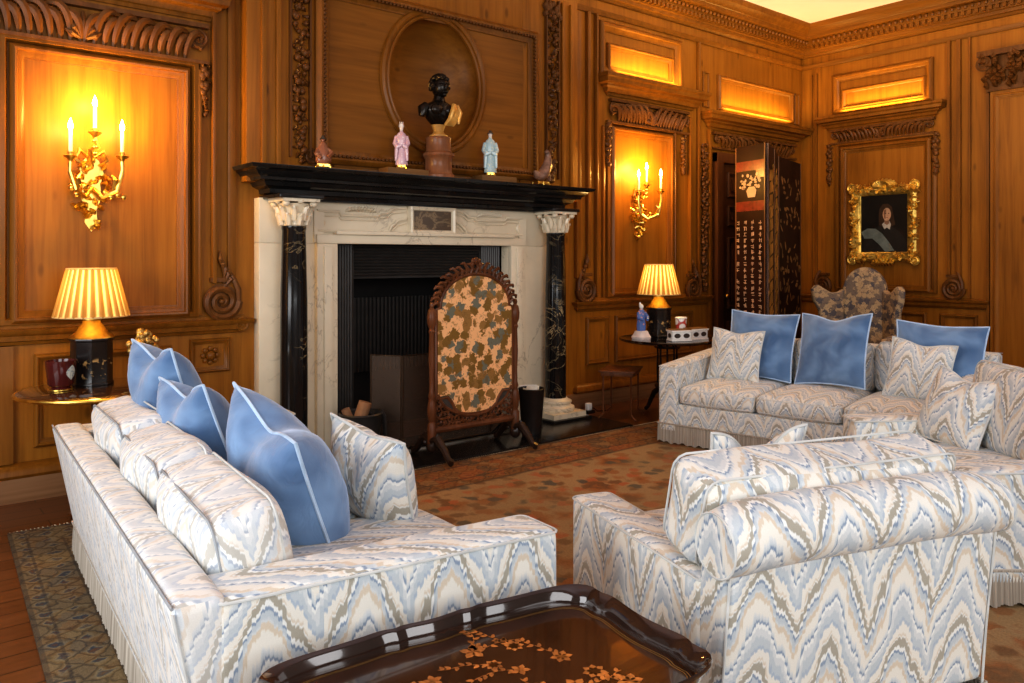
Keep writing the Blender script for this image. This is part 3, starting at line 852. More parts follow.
mb.prism(pl2, .004, .010, SX); mb.build('apron_backing', plain('dull grey cloth', (.05,.04,.032), .9), fs_, smooth=0)

# ------------------------------------------------------------------ hearth buckets
b = thing('waste_bin', 'black tapered metal bin holding papers right of the fire screen', 'bin', (4.27,4.98,.022))
mb = MB(); mb.lathe([(.0,.0),(.078,.0),(.08,.02),(.084,.03),(.082,.045),(.108,.385),(.112,.395),(.106,.40),(.10,.385),(.075,.05),(0,.05)], 24); mb.build('bin_body', plain('black tole', (.016,.013,.012), .3, .2), b)
mb = MB()
for k in range(5): mb.box((-.05+.02*k,-.05,.30), (-.046+.02*k,.05,.40+.008*k), T(0,0,0,.3*k,.08*k))
mb.build('papers', CLOTHW, b)
b = thing('log_bucket', 'dark round log bucket with a log, left side of the hearth', 'bucket', (2.86,5.30,.022))
mb = MB(); mb.lathe([(0,0),(.10,0),(.13,.06),(.15,.2),(.155,.30),(.165,.315),(.155,.325),(.14,.30),(.12,.1),(0,.06)], 24); mb.build('bucket_body', IRON, b)
mb = MB(); mb.tube([(-.02,.0,.24),(.03,-.02,.40)], .05, 10); mb.tube([(-.05,.04,.22),(-.10,.05,.35)], .035, 8); mb.build('log', plain('split log', (.30,.15,.07), .8), b)
mb = MB(); mb.tube([(.15*math.cos(a)*1.02+.02, .02, .28+.16*math.sin(a)-.12) for a in [-.9+.25*k for k in range(10)]], .01, 6); mb.tube([(.17,-.02,.0),(.20,-.02,.12),(.19,-.02,.27),(.165,-.01,.32)], .018, 6); mb.build('handle', IRON, b)
# plug on floor by the hearth end
p = thing('plug', 'white electric plug on the floor right of the fireplace column', 'plug', (5.40,5.45,0))
mb = MB(); mb.rbox((-.03,-.025,.03), (.03,.025,.10), .012, 3); mb.build('plug_body', CERW, p)
mb = MB(); mb.box((-.05,-.04,0), (.05,.04,.03)); mb.tube([(.03,0,.05),(.07,0,.04),(.10,-.02,.012),(.2,-.05,.008)], .006, 6); mb.build('socket_base', BLACKL, p, bevel=.004)

# ------------------------------------------------------------------ mantel ornaments
MZ = 2.156
def figurine(name, label, loc, robe, cap, h=.30, rz=0, crown=False, ape=False):
    g = thing(name, label, 'figurine', loc, rz, 'figurines on the mantel shelf')
    mb = MB(); mb.box((-.045,-.035,.012), (.045,.035,.03))
    for x in (-.04,.04,0):
        for y in (-.03,.03): mb.tube([(x*.8,y*.8,.028),(x*1.15,y*1.15,.012),(x*1.3,y*1.3,.004)], [.010,.008,.006], 6)
    mb.build('gilt_stand', GILT, g)
    k = h/.30
    mb = MB()
    if not ape:
        mb.lathe([(0,.03),(.052*k,.03),(.055*k,.035),(.046*k,.08*k),(.04*k,.14*k),(.046*k,.18*k),(.048*k,.205*k),(.036*k,.225*k),(.016*k,.236*k),(.013*k,.25*k)], 20, sx=1, sy=.72, lobes=7, la=.05)
        for sg in (-1, 1): mb.tube([(sg*.042*k,0,.205*k),(sg*.056*k,-.012,.16*k),(sg*.04*k,-.036,.135*k),(sg*.008,-.044,.145*k)], [.02*k,.022*k,.02*k,.012*k], 8)
        for sg in (-1, 1): mb.tube([(sg*.042*k,-.03,.14*k),(sg*.046*k,-.032,.09*k),(sg*.05*k,-.03,.05*k)], [.018*k,.015*k,.01*k], 6)
    else:
        mb.lathe([(0,.03),(.045,.03),(.058,.06),(.055,.10),(.045,.14),(.03,.17),(.018,.19)], 16, sx=1, sy=.8, lobes=5, la=.06)
        mb.tube([(.03,0,.14),(.056,-.03,.11),(.03,-.05,.08)], [.02,.018,.014], 6); mb.tube([(-.03,0,.14),(-.05,-.03,.10),(-.02,-.05,.07)], [.02,.018,.014], 6)
    mb.build('robe', robe, g)
    zt = .262*k if not ape else .205
    mb = MB(); mb.ball((0,-.004,zt), (.017*k,.019*k,.023*k), 12, 10); mb.ball((0,-.024*k,zt-.002), (.004,.006,.005), 6, 4); mb.build('head', cap[0], g)
    mb = MB()
    if crown:
        mb.lathe([(.019*k,zt+.005),(.021*k,zt+.015),(.016*k,zt+.03)], 12, lobes=6, la=.12)
        for sg in (-1, 0, 1): mb.tube([(sg*.012,0,zt+.02),(sg*.018,0,zt+.05)], [.007,.003], 6)
    else:
        mb.lathe([(.022*k,zt+.006),(.028*k,zt+.010),(.018*k,zt+.02),(.010*k,zt+.034),(0,zt+.038)], 14)
    mb.build('headdress', cap[1], g)
    if not ape: g.scale = (.72,.80,1)
    return g
def speckle(name, a, b_, sc=30, r=.22):
    m, nt, b = mat(name)
    v = coord(nt, 'Object')
    vo = nt.nodes.new('ShaderNodeTexVoronoi'); vo.inputs['Scale'].default_value = sc; nt.links.new(v, vo.inputs['Vector'])
    nt.links.new(mix(nt, ramp(nt, vo.outputs['Distance'], [(r,(1,1,1)),(r+.1,(0,0,0))]), a, b_), b.inputs['Base Color'])
    b.inputs['Roughness'].default_value = .2; return m
PINK = speckle('pink robe glaze', (.62,.40,.46), (.80,.68,.68), 45); AQUA = speckle('aqua robe glaze', (.42,.56,.58), (.72,.72,.55), 45)
BROWNC = speckle('brown glaze', (.26,.10,.05), (.34,.16,.09), 30); SKIN = plain('porcelain face', (.85,.74,.66), .25, 0, .04); DKC = plain('dark cap', (.06,.05,.04), .3)
figurine('figurine', 'brown crouching figurine on gilt stand, at the left end of the mantel', (2.585,5.36,MZ), BROWNC, (BROWNC, DKC), .25, -.3, ape=True)
pb = MB(); pb.box((-.19,-.075,0), (.19,.075,.055)); o = pb.build('display_block', BLOCKW, bevel=.004); o.location = (3.33,5.45,MZ); tag(o, 'flat brown block under the pink robed figurine on the mantel', 'plinth', 'wooden blocks on the mantel')
o = pb.build('display_block', BLOCKW, bevel=.004); o.location = (4.25,5.45,MZ); tag(o, 'flat brown block under the aqua robed figurine on the mantel', 'plinth', 'wooden blocks on the mantel')
figurine('figurine', 'white and pink robed figurine with pointed crown on the mantel', (3.305,5.45,MZ+.055), PINK, (SKIN, CERW), .375, -.5, crown=True)
figurine('figurine', 'pale aqua robed figurine in a dark cap on the mantel', (4.20,5.45,MZ+.055), AQUA, (SKIN, DKC), .415, -.5)
# bird figurine at the right end
g = thing('figurine', 'dull brown perched bird figurine on gilt stand, right end of the mantel', 'figurine', (4.72,5.37,MZ), 0, 'figurines on the mantel shelf')
mb = MB(); mb.box((-.07,-.035,.012), (.07,.035,.035))
for x in (-.06,0,.06):
    for y in (-.03,.03): mb.tube([(x,y,.03),(x*1.1,y*1.2,.012),(x*1.2,y*1.3,.004)], [.010,.008,.006], 6)
mb.build('gilt_stand', GILT, g)
mb = MB()
mb.tube([(-.10,-.02,.12),(-.075,-.01,.115),(-.05,0,.09),(-.01,0,.085),(.04,0,.12),(.075,0,.19),(.085,0,.25),(.08,0,.29),(.06,-.005,.31),(.035,-.01,.30)], [.006,.02,.035,.048,.055,.046,.032,.026,.022,.006], 10)
for k in range(5): mb.tube([(.03+.01*k,.02,.12),(.08+.012*k,.03,.10),(.12+.004*k,.03,.05)], [.018,.016,.005], 6)
mb.build('bird_body', plain('bird glaze', (.22,.12,.08), .35, 0, .5, 25), g)
# bust on turned pedestal
g = thing('pedestal', 'turned brown wooden pedestal under the dark bust on the mantel', 'pedestal', (3.64,5.42,MZ))
mb = MB(); mb.lathe([(0,0),(.135,0),(.137,.02),(.12,.035),(.112,.05),(.112,.15),(.12,.165),(.132,.18),(.13,.20),(.108,.215),(.104,.23),(.104,.31),(.108,.325),(.10,.335),(0,.335)], 28); mb.build('drum', wood('turned walnut', (.12,.045,.018), (.24,.10,.045), (.36,.17,.085), knots=False, axis=2, rough=.25), g)
g = thing('bust', 'dark bronze bust with curly hair and gilt drapery in front of the oval niche', 'bust', (3.64,5.42,MZ+.335), -.05)
OCHRE = plain('ochre marble', (.50,.27,.07), .35, 0, .25, 14)
mb = MB(); mb.lathe([(0,0),(.075,0),(.078,.015),(.05,.03),(.042,.05),(.055,.085),(.06,.10),(0,.10)], 20); mb.build('socle', OCHRE, g)
mb = MB()
def torso(i, j):
    a = 2*PI*i; z = j
    w = [(.05,.045),(.09,.075),(.125,.092),(.148,.096),(.142,.090),(.105,.075),(.058,.054),(.046,.047),(.043,.045)]
    zs = [.095,.13,.17,.21,.245,.275,.295,.32,.36]
    k = min(len(w)-2, int(z*(len(w)-1))); q = z*(len(w)-1)-k
    rx = w[k][0]*(1-q)+w[k+1][0]*q; ry = w[k][1]*(1-q)+w[k+1][1]*q; zz = zs[k]*(1-q)+zs[k+1]*q
    s_ = 1+.06*math.cos(3*a)
    lean = -.02*max(0, (zz-.28)/.1)
    return (rx*math.cos(a)*s_, ry*math.sin(a)+lean, zz)
mb.grid(torso, 24, 20)
mb.grid(lambda i, j: ( .068*math.sin(PI*j)*math.cos(2*PI*i)*(1-.12*max(0,-math.cos(PI*j))*0), -.028-.0+.080*math.sin(PI*j)*math.sin(2*PI*i)*(1.0) - .012*max(0, math.cos(PI*j))*0, .405-.088*math.cos(PI*(1-j))*-1*(-1) if False else .405+.088*math.cos(PI*(1-j))*1), 20, 14)
mb.tube([(0,-.10,.42),(0,-.125,.40),(0,-.118,.385)], [.008,.016,.014], 8)      # nose
mb.tube([(-.022,-.106,.358),(0,-.114,.36),(.022,-.106,.358)], .009, 6)          # mouth
mb.ball((0,-.098,.338), (.022,.018,.018), 8, 6)
for sg in (-1, 1):
    mb.tube([(sg*.012,-.106,.428),(sg*.032,-.100,.434),(sg*.05,-.084,.428)], .008, 6); mb.ball((sg*.03,-.098,.414), (.011,.008,.008), 8, 6)
    mb.ball((sg*.07,-.025,.40), (.01,.02,.028), 8, 6)
mb.tube([(-.115,-.01,.24),(-.150,-.01,.215),(-.158,-.01,.16)], [.045,.05,.03], 10); mb.tube([(.115,-.01,.24),(.145,-.01,.215),(.15,-.01,.16)], [.045,.048,.03], 10)
for sg in (-1, 1): mb.ball((sg*.06,-.075,.215), (.06,.03,.045), 10, 8)
mb.build('bust_body', BRONZE, g, smooth=70)
mb = MB(); r2 = random.Random(2)
for k in range(150):
    a = r2.uniform(0, 2*PI); ph = r2.uniform(0, 1.75)
    x, y, z = math.sin(ph)*math.cos(a), math.sin(ph)*math.sin(a), math.cos(ph)
    if y < -.35 and z < .50: continue
    q = r2.uniform(.013,.02)
    mb.ball((x*.078, -.02+y*.088, .415+z*.092), (q,q,q), 6, 5)
mb.build('hair', BRONZE, g)
mb = MB()
for k in range(7):
    mb.tube([(.135-.010*k,-.055-.010*k,.265),(.115-.009*k,-.105-.004*k,.21),(.105-.010*k,-.105,.14),(.09-.012*k,-.075,.095)], [.014,.022,.022,.012], 8)
mb.tube([(.14,-.05,.27),(.172,-.05,.21),(.16,-.05,.12)], [.02,.026,.012], 8)
mb.build('gilt_drapery', plain('ochre gilt', (.62,.34,.08), .35, .35, .25, 18), g)

# ------------------------------------------------------------------ wall sconces
FLAME = emit('flame bulb', (1,.78,.36), 60); CANDLE = plain('candle tube', (.85,.72,.48), .5, 0, .05)
def sconce(u, v, flames, label, seed):
    g = thing('wall_sconce', label, 'wall light', M=WA @ T(u, v, 0), group='gilt wall sconces')
    r = random.Random(seed)
    mb = MB()
    outline = [(0,-.36),(.05,-.30),(.04,-.22),(.08,-.14),(.07,-.05),(.10,.02),(.06,.10),(0,.14),(-.06,.10),(-.10,.02),(-.07,-.05),(-.08,-.14),(-.04,-.22),(-.05,-.30)]
    mb.prism([(a*.75, b) for a, b in outline], 0, .02)
    for k in range(46):
        q = r.random(); y = -.34+.47*q; w = .03+.085*math.sin(PI*min(1, q*1.0))**.8
        x = r.uniform(-w, w); a = r.uniform(0, 2*PI); l = .045
        mb.tube([(x-l*math.cos(a)*.5,y-l*math.sin(a)*.5,.015), (x,y,.045+.02*r.random()), (x+l*.5*math.cos(a),y+l*.5*math.sin(a),.03)], [.007,.016,.006], 6)
    for sg in (-1, 1):
        mb.tube([(sg*.02,.12,.03),(sg*.07,.16,.04),(sg*.09,.10,.045),(sg*.05,.07,.045)], [.012,.016,.014,.008], 6)
    mb.build('backplate', GILT, g)
    for i, (fx, fy) in enumerate(flames):
        n = .17 if i != 1 else .13
        by = fy-.20
        mb = MB()
        s = 1 if fx > 0 else -1
        if abs(fx) > .05:
            mb.tube([(0,-.08,.04),(fx*.35,-.14,.10),(fx*.8,-.10,n),(fx*1.02,by-.10,n),(fx,by-.04,n)], [.016,.015,.014,.013,.012], 8)
            for k in range(5): mb.ball((fx*(.4+.15*k)+r.uniform(-.02,.02), -.11+r.uniform(-.03,.03), .10+.012*k), (.018,.022,.016), 6, 5)
            mb.tube([(fx*.7,-.11,n-.03),(fx*.72,-.03,n+.02),(fx*.6,.0,n)], [.012,.014,.005], 6)
        else:
            mb.tube([(0,.06,.04),(-.02,.16,.09),(.02,by-.10,n),(fx,by-.04,n)], [.014,.013,.012,.011], 8)
            for k in range(3): mb.ball((fx*.6,by-.06-.04*k,n), (.018,.014,.018), 8, 6)
        a = mb.build('arm', GILT, g)
        RM = T(fx, by, n) @ Matrix.Rotation(-PI/2, 4, 'X')
        mb = MB(); mb.lathe([(0,-.04),(.012,-.04),(.014,-.03),(.036,-.012),(.040,-.004),(.034,-.002),(.014,-.002),(.018,.02),(.013,.022),(0,.022)], 14, RM, lobes=6, la=.06); mb.build('drip_pan', GILT, a)
        mb = MB(); mb.lathe([(.0,.02),(.0115,.02),(.0115,.155),(0,.157)], 12, RM); mb.build('candle', CANDLE, a)
        mb = MB(); mb.lathe([(0,.155),(.009,.16),(.015,.175),(.012,.195),(.005,.215),(0,.232)], 12, RM); mb.build('flame_bulb', FLAME, a)
        ld = bpy.data.lights.new('sconce bulb', 'POINT'); ld.energy = 17; ld.color = (1,.53,.11); ld.shadow_soft_size = .03
        lo = bpy.data.objects.new('bulb_light', ld); COL.objects.link(lo); lo.parent = a; lo.location = (fx, by+.19, n+.035)
    return g
sconce(1.12, 2.03, [(-.145,.31),(.0,.475),(.15,.33)], 'gilt three candle wall sconce lit on the panel above the left lamp', 3)
sconce(6.36, 2.06, [(-.15,.33),(.02,.42),(.20,.36)], 'gilt three candle wall sconce lit on the panel right of the fireplace', 8)

# ------------------------------------------------------------------ portrait on the side wall
pw0, pw1, pv0, pv1 = U(4.99), U(4.20), 1.46, 2.38
g = thing('framed_portrait', 'portrait of a person in dark clothes and grey sash in a carved gilt frame', 'painting', M=WB @ T((pw0+pw1)/2, (pv0+pv1)/2, 0))
w, h = (pw1-pw0)/2, (pv1-pv0)/2
mb = MB(); frame(mb, -w, -h, w, h, [(0,0),(0,.05),(.03,.075),(.08,.06),(.10,.05),(.115,.03)])
r = random.Random(31)
for k in range(210):
    side = r.randrange(4); q = r.uniform(-1, 1); o_ = r.uniform(-.012,.085)
    x, y = {0: (q*w, h-o_), 1: (q*w, -h+o_), 2: (-w+o_, q*h), 3: (w-o_, q*h)}[side]
    a = r.uniform(0, 2*PI); l = r.uniform(.05,.09)
    mb.tube([(x-l*.5*math.cos(a),y-l*.5*math.sin(a),.03),(x,y,.085),(x+l*.5*math.cos(a+.6),y+l*.5*math.sin(a+.6),.05)], [.008,.02,.006], 6)
for k in range(11):
    a = PI*k/10; mb.tube([(0,h-.02,.05),(.10*math.cos(a),h+.0+.05*math.sin(a),.09),(.17*math.cos(a),h+.085*math.sin(a),.05)], [.02,.028,.01], 6)
for cx_, cy_ in ((-w,-h),(w,-h),(-w,h),(w,h)):
    volute(mb, cx_*.97, cy_*.97, .06, .07, 1.5, 1)
for k in range(7): mb.tube([(-.12+.04*k,-h,.05),(-.12+.04*k,-h-.02,.08),(-.10+.035*k,-h-.05,.04)], [.014,.022,.008], 6)
mb.build('gilt_frame', GILTW, g)
mb = MB(); mb.box((-w+.10,-h+.10,.005), (w-.10,h-.10,.032)); mb.build('canvas', plain('dark painted ground', (.012,.009,.007), .3, 0, .3, 3), g, smooth=0)
def patch(name, poly, z, c, rough=.35):
    mb = MB(); mb.add([(a, b, z) for a, b in poly], [tuple(range(len(poly)))]); return mb.build(name, plain('paint '+name, c, rough, 0, .25, 14), g, smooth=0)
def oval(cx_, cy_, a, b_, k=24): return [(cx_+a*math.cos(2*PI*i/k), cy_+b_*math.sin(2*PI*i/k)) for i in range(k)]
patch('painted_coat', [(-.26,-.36),(-.24,-.18),(-.16,-.08),(-.04,-.02),(.08,-.03),(.19,-.10),(.26,-.20),(.29,-.36)], .0330, (.020,.016,.013))
patch('painted_hair', [(-.055,-.02),(-.06,.08),(-.05,.18),(-.01,.235),(.05,.24),(.10,.20),(.12,.10),(.14,-.02),(.09,-.04),(.0,-.04)], .0335, (.05,.026,.014))
patch('painted_collar', [(-.02,-.01),(.02,.03),(.07,.03),(.09,-.01),(.075,-.075),(.04,-.05),(.01,-.07)], .0345, (.46,.40,.33))
patch('painted_neck', [(.01,.0),(.01,.06),(.07,.06),(.07,.0),(.04,-.02)], .0350, (.26,.14,.085))
patch('painted_face', oval(.04,.11,.050,.078), .0355, (.46,.27,.165))
patch('painted_shade', [(.005,.07),(.0,.12),(.012,.165),(.03,.17),(.024,.12),(.028,.06),(.02,.05)], .0357, (.20,.10,.055))
for x in (.024,.062): patch('painted_eye', oval(x,.122,.009,.005,10), .0360, (.03,.018,.012))
patch('painted_nose', [(.042,.12),(.050,.09),(.036,.088)], .0360, (.30,.16,.09)); patch('painted_mouth', oval(.042,.072,.014,.005,10), .0360, (.26,.09,.06))
patch('painted_sash', [(-.28,-.10),(-.20,-.055),(-.10,-.06),(-.02,-.12),(.06,-.22),(.13,-.33),(.02,-.345),(-.06,-.25),(-.14,-.18),(-.24,-.18)], .0340, (.135,.155,.14))

# ------------------------------------------------------------------ lacquer folding screen
pts = [(7.18,5.02), (7.07,4.58), (7.55,4.81), (8.12,5.12), (9.0,5.36)]
g = thing('folding_screen', 'tall dark lacquer folding screen with columns of characters in the far corner', 'folding screen', (7.6,4.9,0))
LACQ = plain('dark brown lacquer', (.022,.009,.006), .45, 0, .5, 3, coat=0, spec=.15); RED = plain('red lacquer band', (.16,.022,.014), .3, 0, .4, 20); IVORY = plain('ivory inlay', (.55,.38,.26), .5); GOLDL = plain('gold leaf painting', (.50,.27,.06), .4, .5, .5, 6)
SH = 2.67
rs = random.Random(77)
for i in range(4):
    a = Vector((pts[i][0]-7.6, pts[i][1]-4.9, 0)); b_ = Vector((pts[i+1][0]-7.6, pts[i+1][1]-4.9, 0))
    ex = (b_-a).normalized(); wd = (b_-a).length
    nrm = ex.cross(Vector((0,0,1)))
    view = Vector((7.6,4.9,0))
    if nrm.dot(view+a) > 0: nrm = -nrm
    M = axes(a, ex, (0,0,1), nrm)
    mb = MB(); mb.box((.006,.03,-.012), (wd-.006,SH,.012), M); pnl = mb.build('screen_panel', LACQ, g, smooth=0)
    mb = MB()
    for x in (.006, wd-.02): mb.box((x,.03,-.014), (x+.014,SH,.016), M)
    mb.build('panel_edge', plain('worn edge %d' % i, (.16,.07,.03), .4), pnl, smooth=0)
    if i == 0:
        mb = MB()
        for v0, v1 in ((SH-.26,SH-.16), (SH-.68,SH-.58)):
            mb = MB(); mb.box((.02,v0,.012), (wd-.02,v1,.0145), M); mb.build('red_band', RED, pnl, smooth=0)
        mb = MB()
        mb.box((wd-.14,SH-.34,.012), (wd-.02,SH-.24,.0135), M)
        mb.build('red_corner', RED, pnl, smooth=0)
        mb = MB()
        cx_ = wd*.55; cy_ = SH-.47
        mb.prism([(cx_-.05,cy_-.07),(cx_+.05,cy_-.07),(cx_+.075,cy_),(cx_+.04,cy_+.04),(cx_-.04,cy_+.04),(cx_-.075,cy_)], .012, .016, M)
        for k in range(34):
            q = rs.uniform(0,1); mb.prism(oval(cx_+rs.uniform(-.14,.12), cy_+.03+rs.uniform(.0,.14), rs.uniform(.008,.022), rs.uniform(.008,.02), 8), .012, .0155, M)
        for k in range(8): mb.prism(oval(.10+rs.uniform(-.04,.04), SH-.40+rs.uniform(-.05,.09), .016, .012, 8), .012, .0155, M)
        mb.build('vase_painting', IVORY, pnl, smooth=0)
        mb = MB()
        for x in (.045, .155, .265, .375):
            v = SH-.80
            while v > .25:
                gap = rs.random() < .05
                if not gap:
                    s = .024
                    for k in range(4):
                        hz = rs.random() < .55
                        o1, o2 = rs.uniform(-s*.7, s*.7), rs.uniform(-.3*s, .3*s)
                        if hz: mb.box((x-s*.75+o2, v+o1-.003, .012), (x+s*.75+o2, v+o1+.004, .0145), M)
                        else: mb.box((x+o1-.003, v-s*.8+o2, .012), (x+o1+.004, v+s*.8+o2, .0145), M)
                v -= .062
        mb.build('characters', IVORY, pnl, smooth=0)
    else:
        mb = MB()
        for k in range(95 if i > 1 else 60):
            cx_, cy_ = rs.uniform(.06, wd-.06), rs.choice((.9,1.25,1.55,1.95,2.35))+rs.uniform(-.14,.14)
            a_ = rs.uniform(0, PI); l1, l2 = rs.uniform(.02,.06), rs.uniform(.01,.028)
            poly = [(cx_+l1*math.cos(t)*math.cos(a_)-l2*math.sin(t)*math.sin(a_), cy_+l1*math.cos(t)*math.sin(a_)+l2*math.sin(t)*math.cos(a_)) for t in [2*PI*q/8 for q in range(8)]]
            poly = [(max(.025, min(wd-.025, p[0])), p[1]) for p in poly]
            mb.prism(poly, .012, .015, M)
        if i in (1, 2):
            for k in range(14):
                v = .6+.13*k; mb.prism([(wd*.2,v),(wd*.8,v+.05),(wd*.75,v+.15),(wd*.3,v+.12)], .012, .0138, M)
        mb.build('gold_painting', GOLDL if i < 3 else IVORY2 if False else plain('dim gold painting %d' % i, (.26,.14,.05) if i == 3 else (.62,.38,.11), .4, .3, .6, 9), pnl, smooth=0)

# ------------------------------------------------------------------ lamps
def shade_mat():
    m, nt, b = mat('pleated silk shade')
    b.inputs['Base Color'].default_value = (.86,.66,.30,1); b.inputs['Roughness'].default_value = .7
    sx_ = nt.nodes.new('ShaderNodeSeparateXYZ'); nt.links.new(coord(nt, 'UV'), sx_.inputs[0])
    tl = nt.nodes.new('ShaderNodeBsdfTranslucent')
    nt.links.new(ramp(nt, math_(nt, 'FRACT', sx_.outputs[0]), [(.0,(.30,.155,.03)),(.25,(.42,.24,.06)),(.40,(1,.82,.44)),(.60,(1,.86,.50)),(.75,(.42,.24,.06)),(1,(.30,.155,.03))]), tl.inputs[0])  # pleat light and shade painted into this and the next colour
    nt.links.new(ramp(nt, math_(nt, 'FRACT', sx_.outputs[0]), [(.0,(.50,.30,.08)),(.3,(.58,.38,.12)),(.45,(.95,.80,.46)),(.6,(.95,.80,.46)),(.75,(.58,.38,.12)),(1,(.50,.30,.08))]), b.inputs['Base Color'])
    mx = nt.nodes.new('ShaderNodeMixShader'); mx.inputs[0].default_value = .62
    nt.links.new(b.outputs[0], mx.inputs[1]); nt.links.new(tl.outputs[0], mx.inputs[2])
    nt.links.new(mx.outputs[0], nt.nodes['Material Output'].inputs['Surface'])
    return m
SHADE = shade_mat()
def caddy_mat():
    m, nt, b = mat('black tole with gilt figures')
    v = coord(nt, 'Object', (1,1,1))
    n = noise(nt, v, 26, 3)
    zz = nt.nodes.new('ShaderNodeSeparateXYZ'); nt.links.new(v, zz.inputs[0])
    band = ramp(nt, zz.outputs[2], [(.04,(0,0,0)),(.06,(1,1,1)),(.15,(1,1,1)),(.17,(0,0,0))])
    k = math_(nt, 'MULTIPLY', ramp(nt, n, [(.58,(0,0,0)),(.64,(1,1,1))]), band)
    nt.links.new(mix(nt, k, (.016,.012,.011), (.50,.31,.12)), b.inputs['Base Color'])
    b.inputs['Roughness'].default_value = .2
    return m
CADDY = caddy_mat()
TABZ = .73
def table_lamp(loc, label):
    g = thing('table_lamp', label, 'lamp', loc, .2, 'table lamps with pleated shades')
    mb = MB(); mb.lathe([(0,0),(.122,0),(.122,.015),(.116,.02),(.116,.265),(.125,.27),(.125,.285),(0,.285)], 8, T(0,0,0,PI/8)); mb.build('canister', CADDY, g, smooth=20, bevel=.002)
    mb = MB(); mb.lathe([(.128,.285),(.125,.292),(.09,.32),(.065,.36),(.052,.375),(.048,.39),(.056,.395),(.056,.415),(0,.415)], 16); mb.build('shoulder', GILT, g, smooth=30)
    mb = MB(); mb.tube([(0,0,.40),(0,0,.50)], .012, 8); mb.lathe([(.022,.43),(.026,.44),(.02,.475),(0,.48)], 12); mb.build('lamp_holder', GILT, g)
    K2 = 26*8
    mb = MB()
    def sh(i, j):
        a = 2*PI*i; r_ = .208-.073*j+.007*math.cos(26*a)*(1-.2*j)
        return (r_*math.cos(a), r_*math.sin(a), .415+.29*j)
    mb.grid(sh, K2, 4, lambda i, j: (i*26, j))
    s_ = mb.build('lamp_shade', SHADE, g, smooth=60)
    mb = MB()
    for rr_, z in ((.209,.416),(.136,.704)): mb.tube([(rr_*math.cos(2*PI*k/40), rr_*math.sin(2*PI*k/40), z) for k in range(40)], .005, 6, closed=True)
    mb.build('shade_trim', plain('shade trim', (.75,.52,.22), .6), s_)
    mb = MB(); mb.ball((0,0,.54), (.028,.028,.04), 12, 8); mb.build('bulb', emit('warm bulb', (1,.72,.34), 25), g)
    ld = bpy.data.lights.new('lamp bulb', 'POINT'); ld.energy = 4.5; ld.color = (1,.60,.20); ld.shadow_soft_size = .05
    lo = bpy.data.objects.new('bulb_light', ld); COL.objects.link(lo); lo.parent = g; lo.location = (0,0,.60)
    return g
table_lamp((1.06,5.36,TABZ), 'table lamp with pleated yellow shade and black canister base on the left table')
table_lamp((6.02,5.10,TABZ), 'table lamp with pleated yellow shade and black canister base on right tray table')
# left table
g = thing('side_table', 'round dark glossy table with gilt edge behind the left sofa', 'table', (1.06,5.19,0))
mb = MB(); mb.lathe([(0,.70),(.40,.70),(.425,.712),(.425,.722),(.41,.73),(0,.73)], 48); mb.build('tabletop', plain('dark glossy top', (.055,.026,.012), .06, 0, .3, 4, coat=.8), g)
mb = MB(); mb.tube([(.425*math.cos(2*PI*k/48), .425*math.sin(2*PI*k/48), .717) for k in range(48)], .011, 8, closed=True); mb.build('gilt_rim', GILT, g)
mb = MB(); mb.lathe([(.03,.22),(.045,.26),(.03,.34),(.025,.5),(.04,.66),(.08,.70)], 16); mb.build('pedestal_stem', MAHOG, g)
for k in range(3):
    a = PI/2+k*2*PI/3; mb = MB(); mb.tube([(.03*math.cos(a),.03*math.sin(a),.26),(.12*math.cos(a),.12*math.sin(a),.16),(.17*math.cos(a),.17*math.sin(a),.03),(.20*math.cos(a),.20*math.sin(a),.02)], [.03,.026,.02,.018], 8); mb.build('leg', MAHOG, g)
g = thing('candle_jar', 'dark red candle jar with an oval picture, on the left table', 'jar', (.87,5.22,TABZ), .3)
mb = MB(); mb.lathe([(0,0),(.052,0),(.06,.008),(.046,.02),(.06,.03),(.068,.04),(.082,.175),(.076,.175),(.06,.05),(0,.05)], 24); mb.build('jar_body', plain('oxblood glass', (.085,.014,.012), .12, 0, .2, 8), g)
mb = MB(); mb.grid(lambda i, j: ((.0795-.009*(1-j))*math.cos(-1.2+(i-.5)*.9*math.sin(PI*(.02+.96*j))), (.0795-.009*(1-j))*math.sin(-1.2+(i-.5)*.9*math.sin(PI*(.02+.96*j))), .065+.085*j), 10, 10); mb.build('oval_picture', speckle('picture glaze', (.55,.60,.55), (.25,.33,.40), 60, .3), g)
mb = MB(); mb.tube([(.06*math.cos(2*PI*k/24), .06*math.sin(2*PI*k/24), .008) for k in range(24)], .006, 6, closed=True); mb.build('gilt_foot', GILT, g)
g = thing('gilt_ornament', 'knobbly gilt ornament behind the far blue cushion of the left sofa', 'ornament', (1.33,5.26,TABZ))
mb = MB(); mb.lathe([(0,0),(.06,0),(.065,.02),(.03,.04),(.025,.08),(.055,.12),(.07,.17),(.04,.2),(0,.2)], 18)
for k in range(40):
    a = r.uniform(0,2*PI); z = r.uniform(.17,.31); rr_ = (.07*math.sin(min(1,(z-.14)/.17)*PI*.8)+.01)*r.uniform(.2,1.1)
    q = r.uniform(.016,.028); mb.ball((rr_*math.cos(a),rr_*math.sin(a),z), (q,q,q), 7, 6)
mb.build('ornament_body', plain('aged gilt', (.42,.26,.08), .35, .7, .5, 20), g)
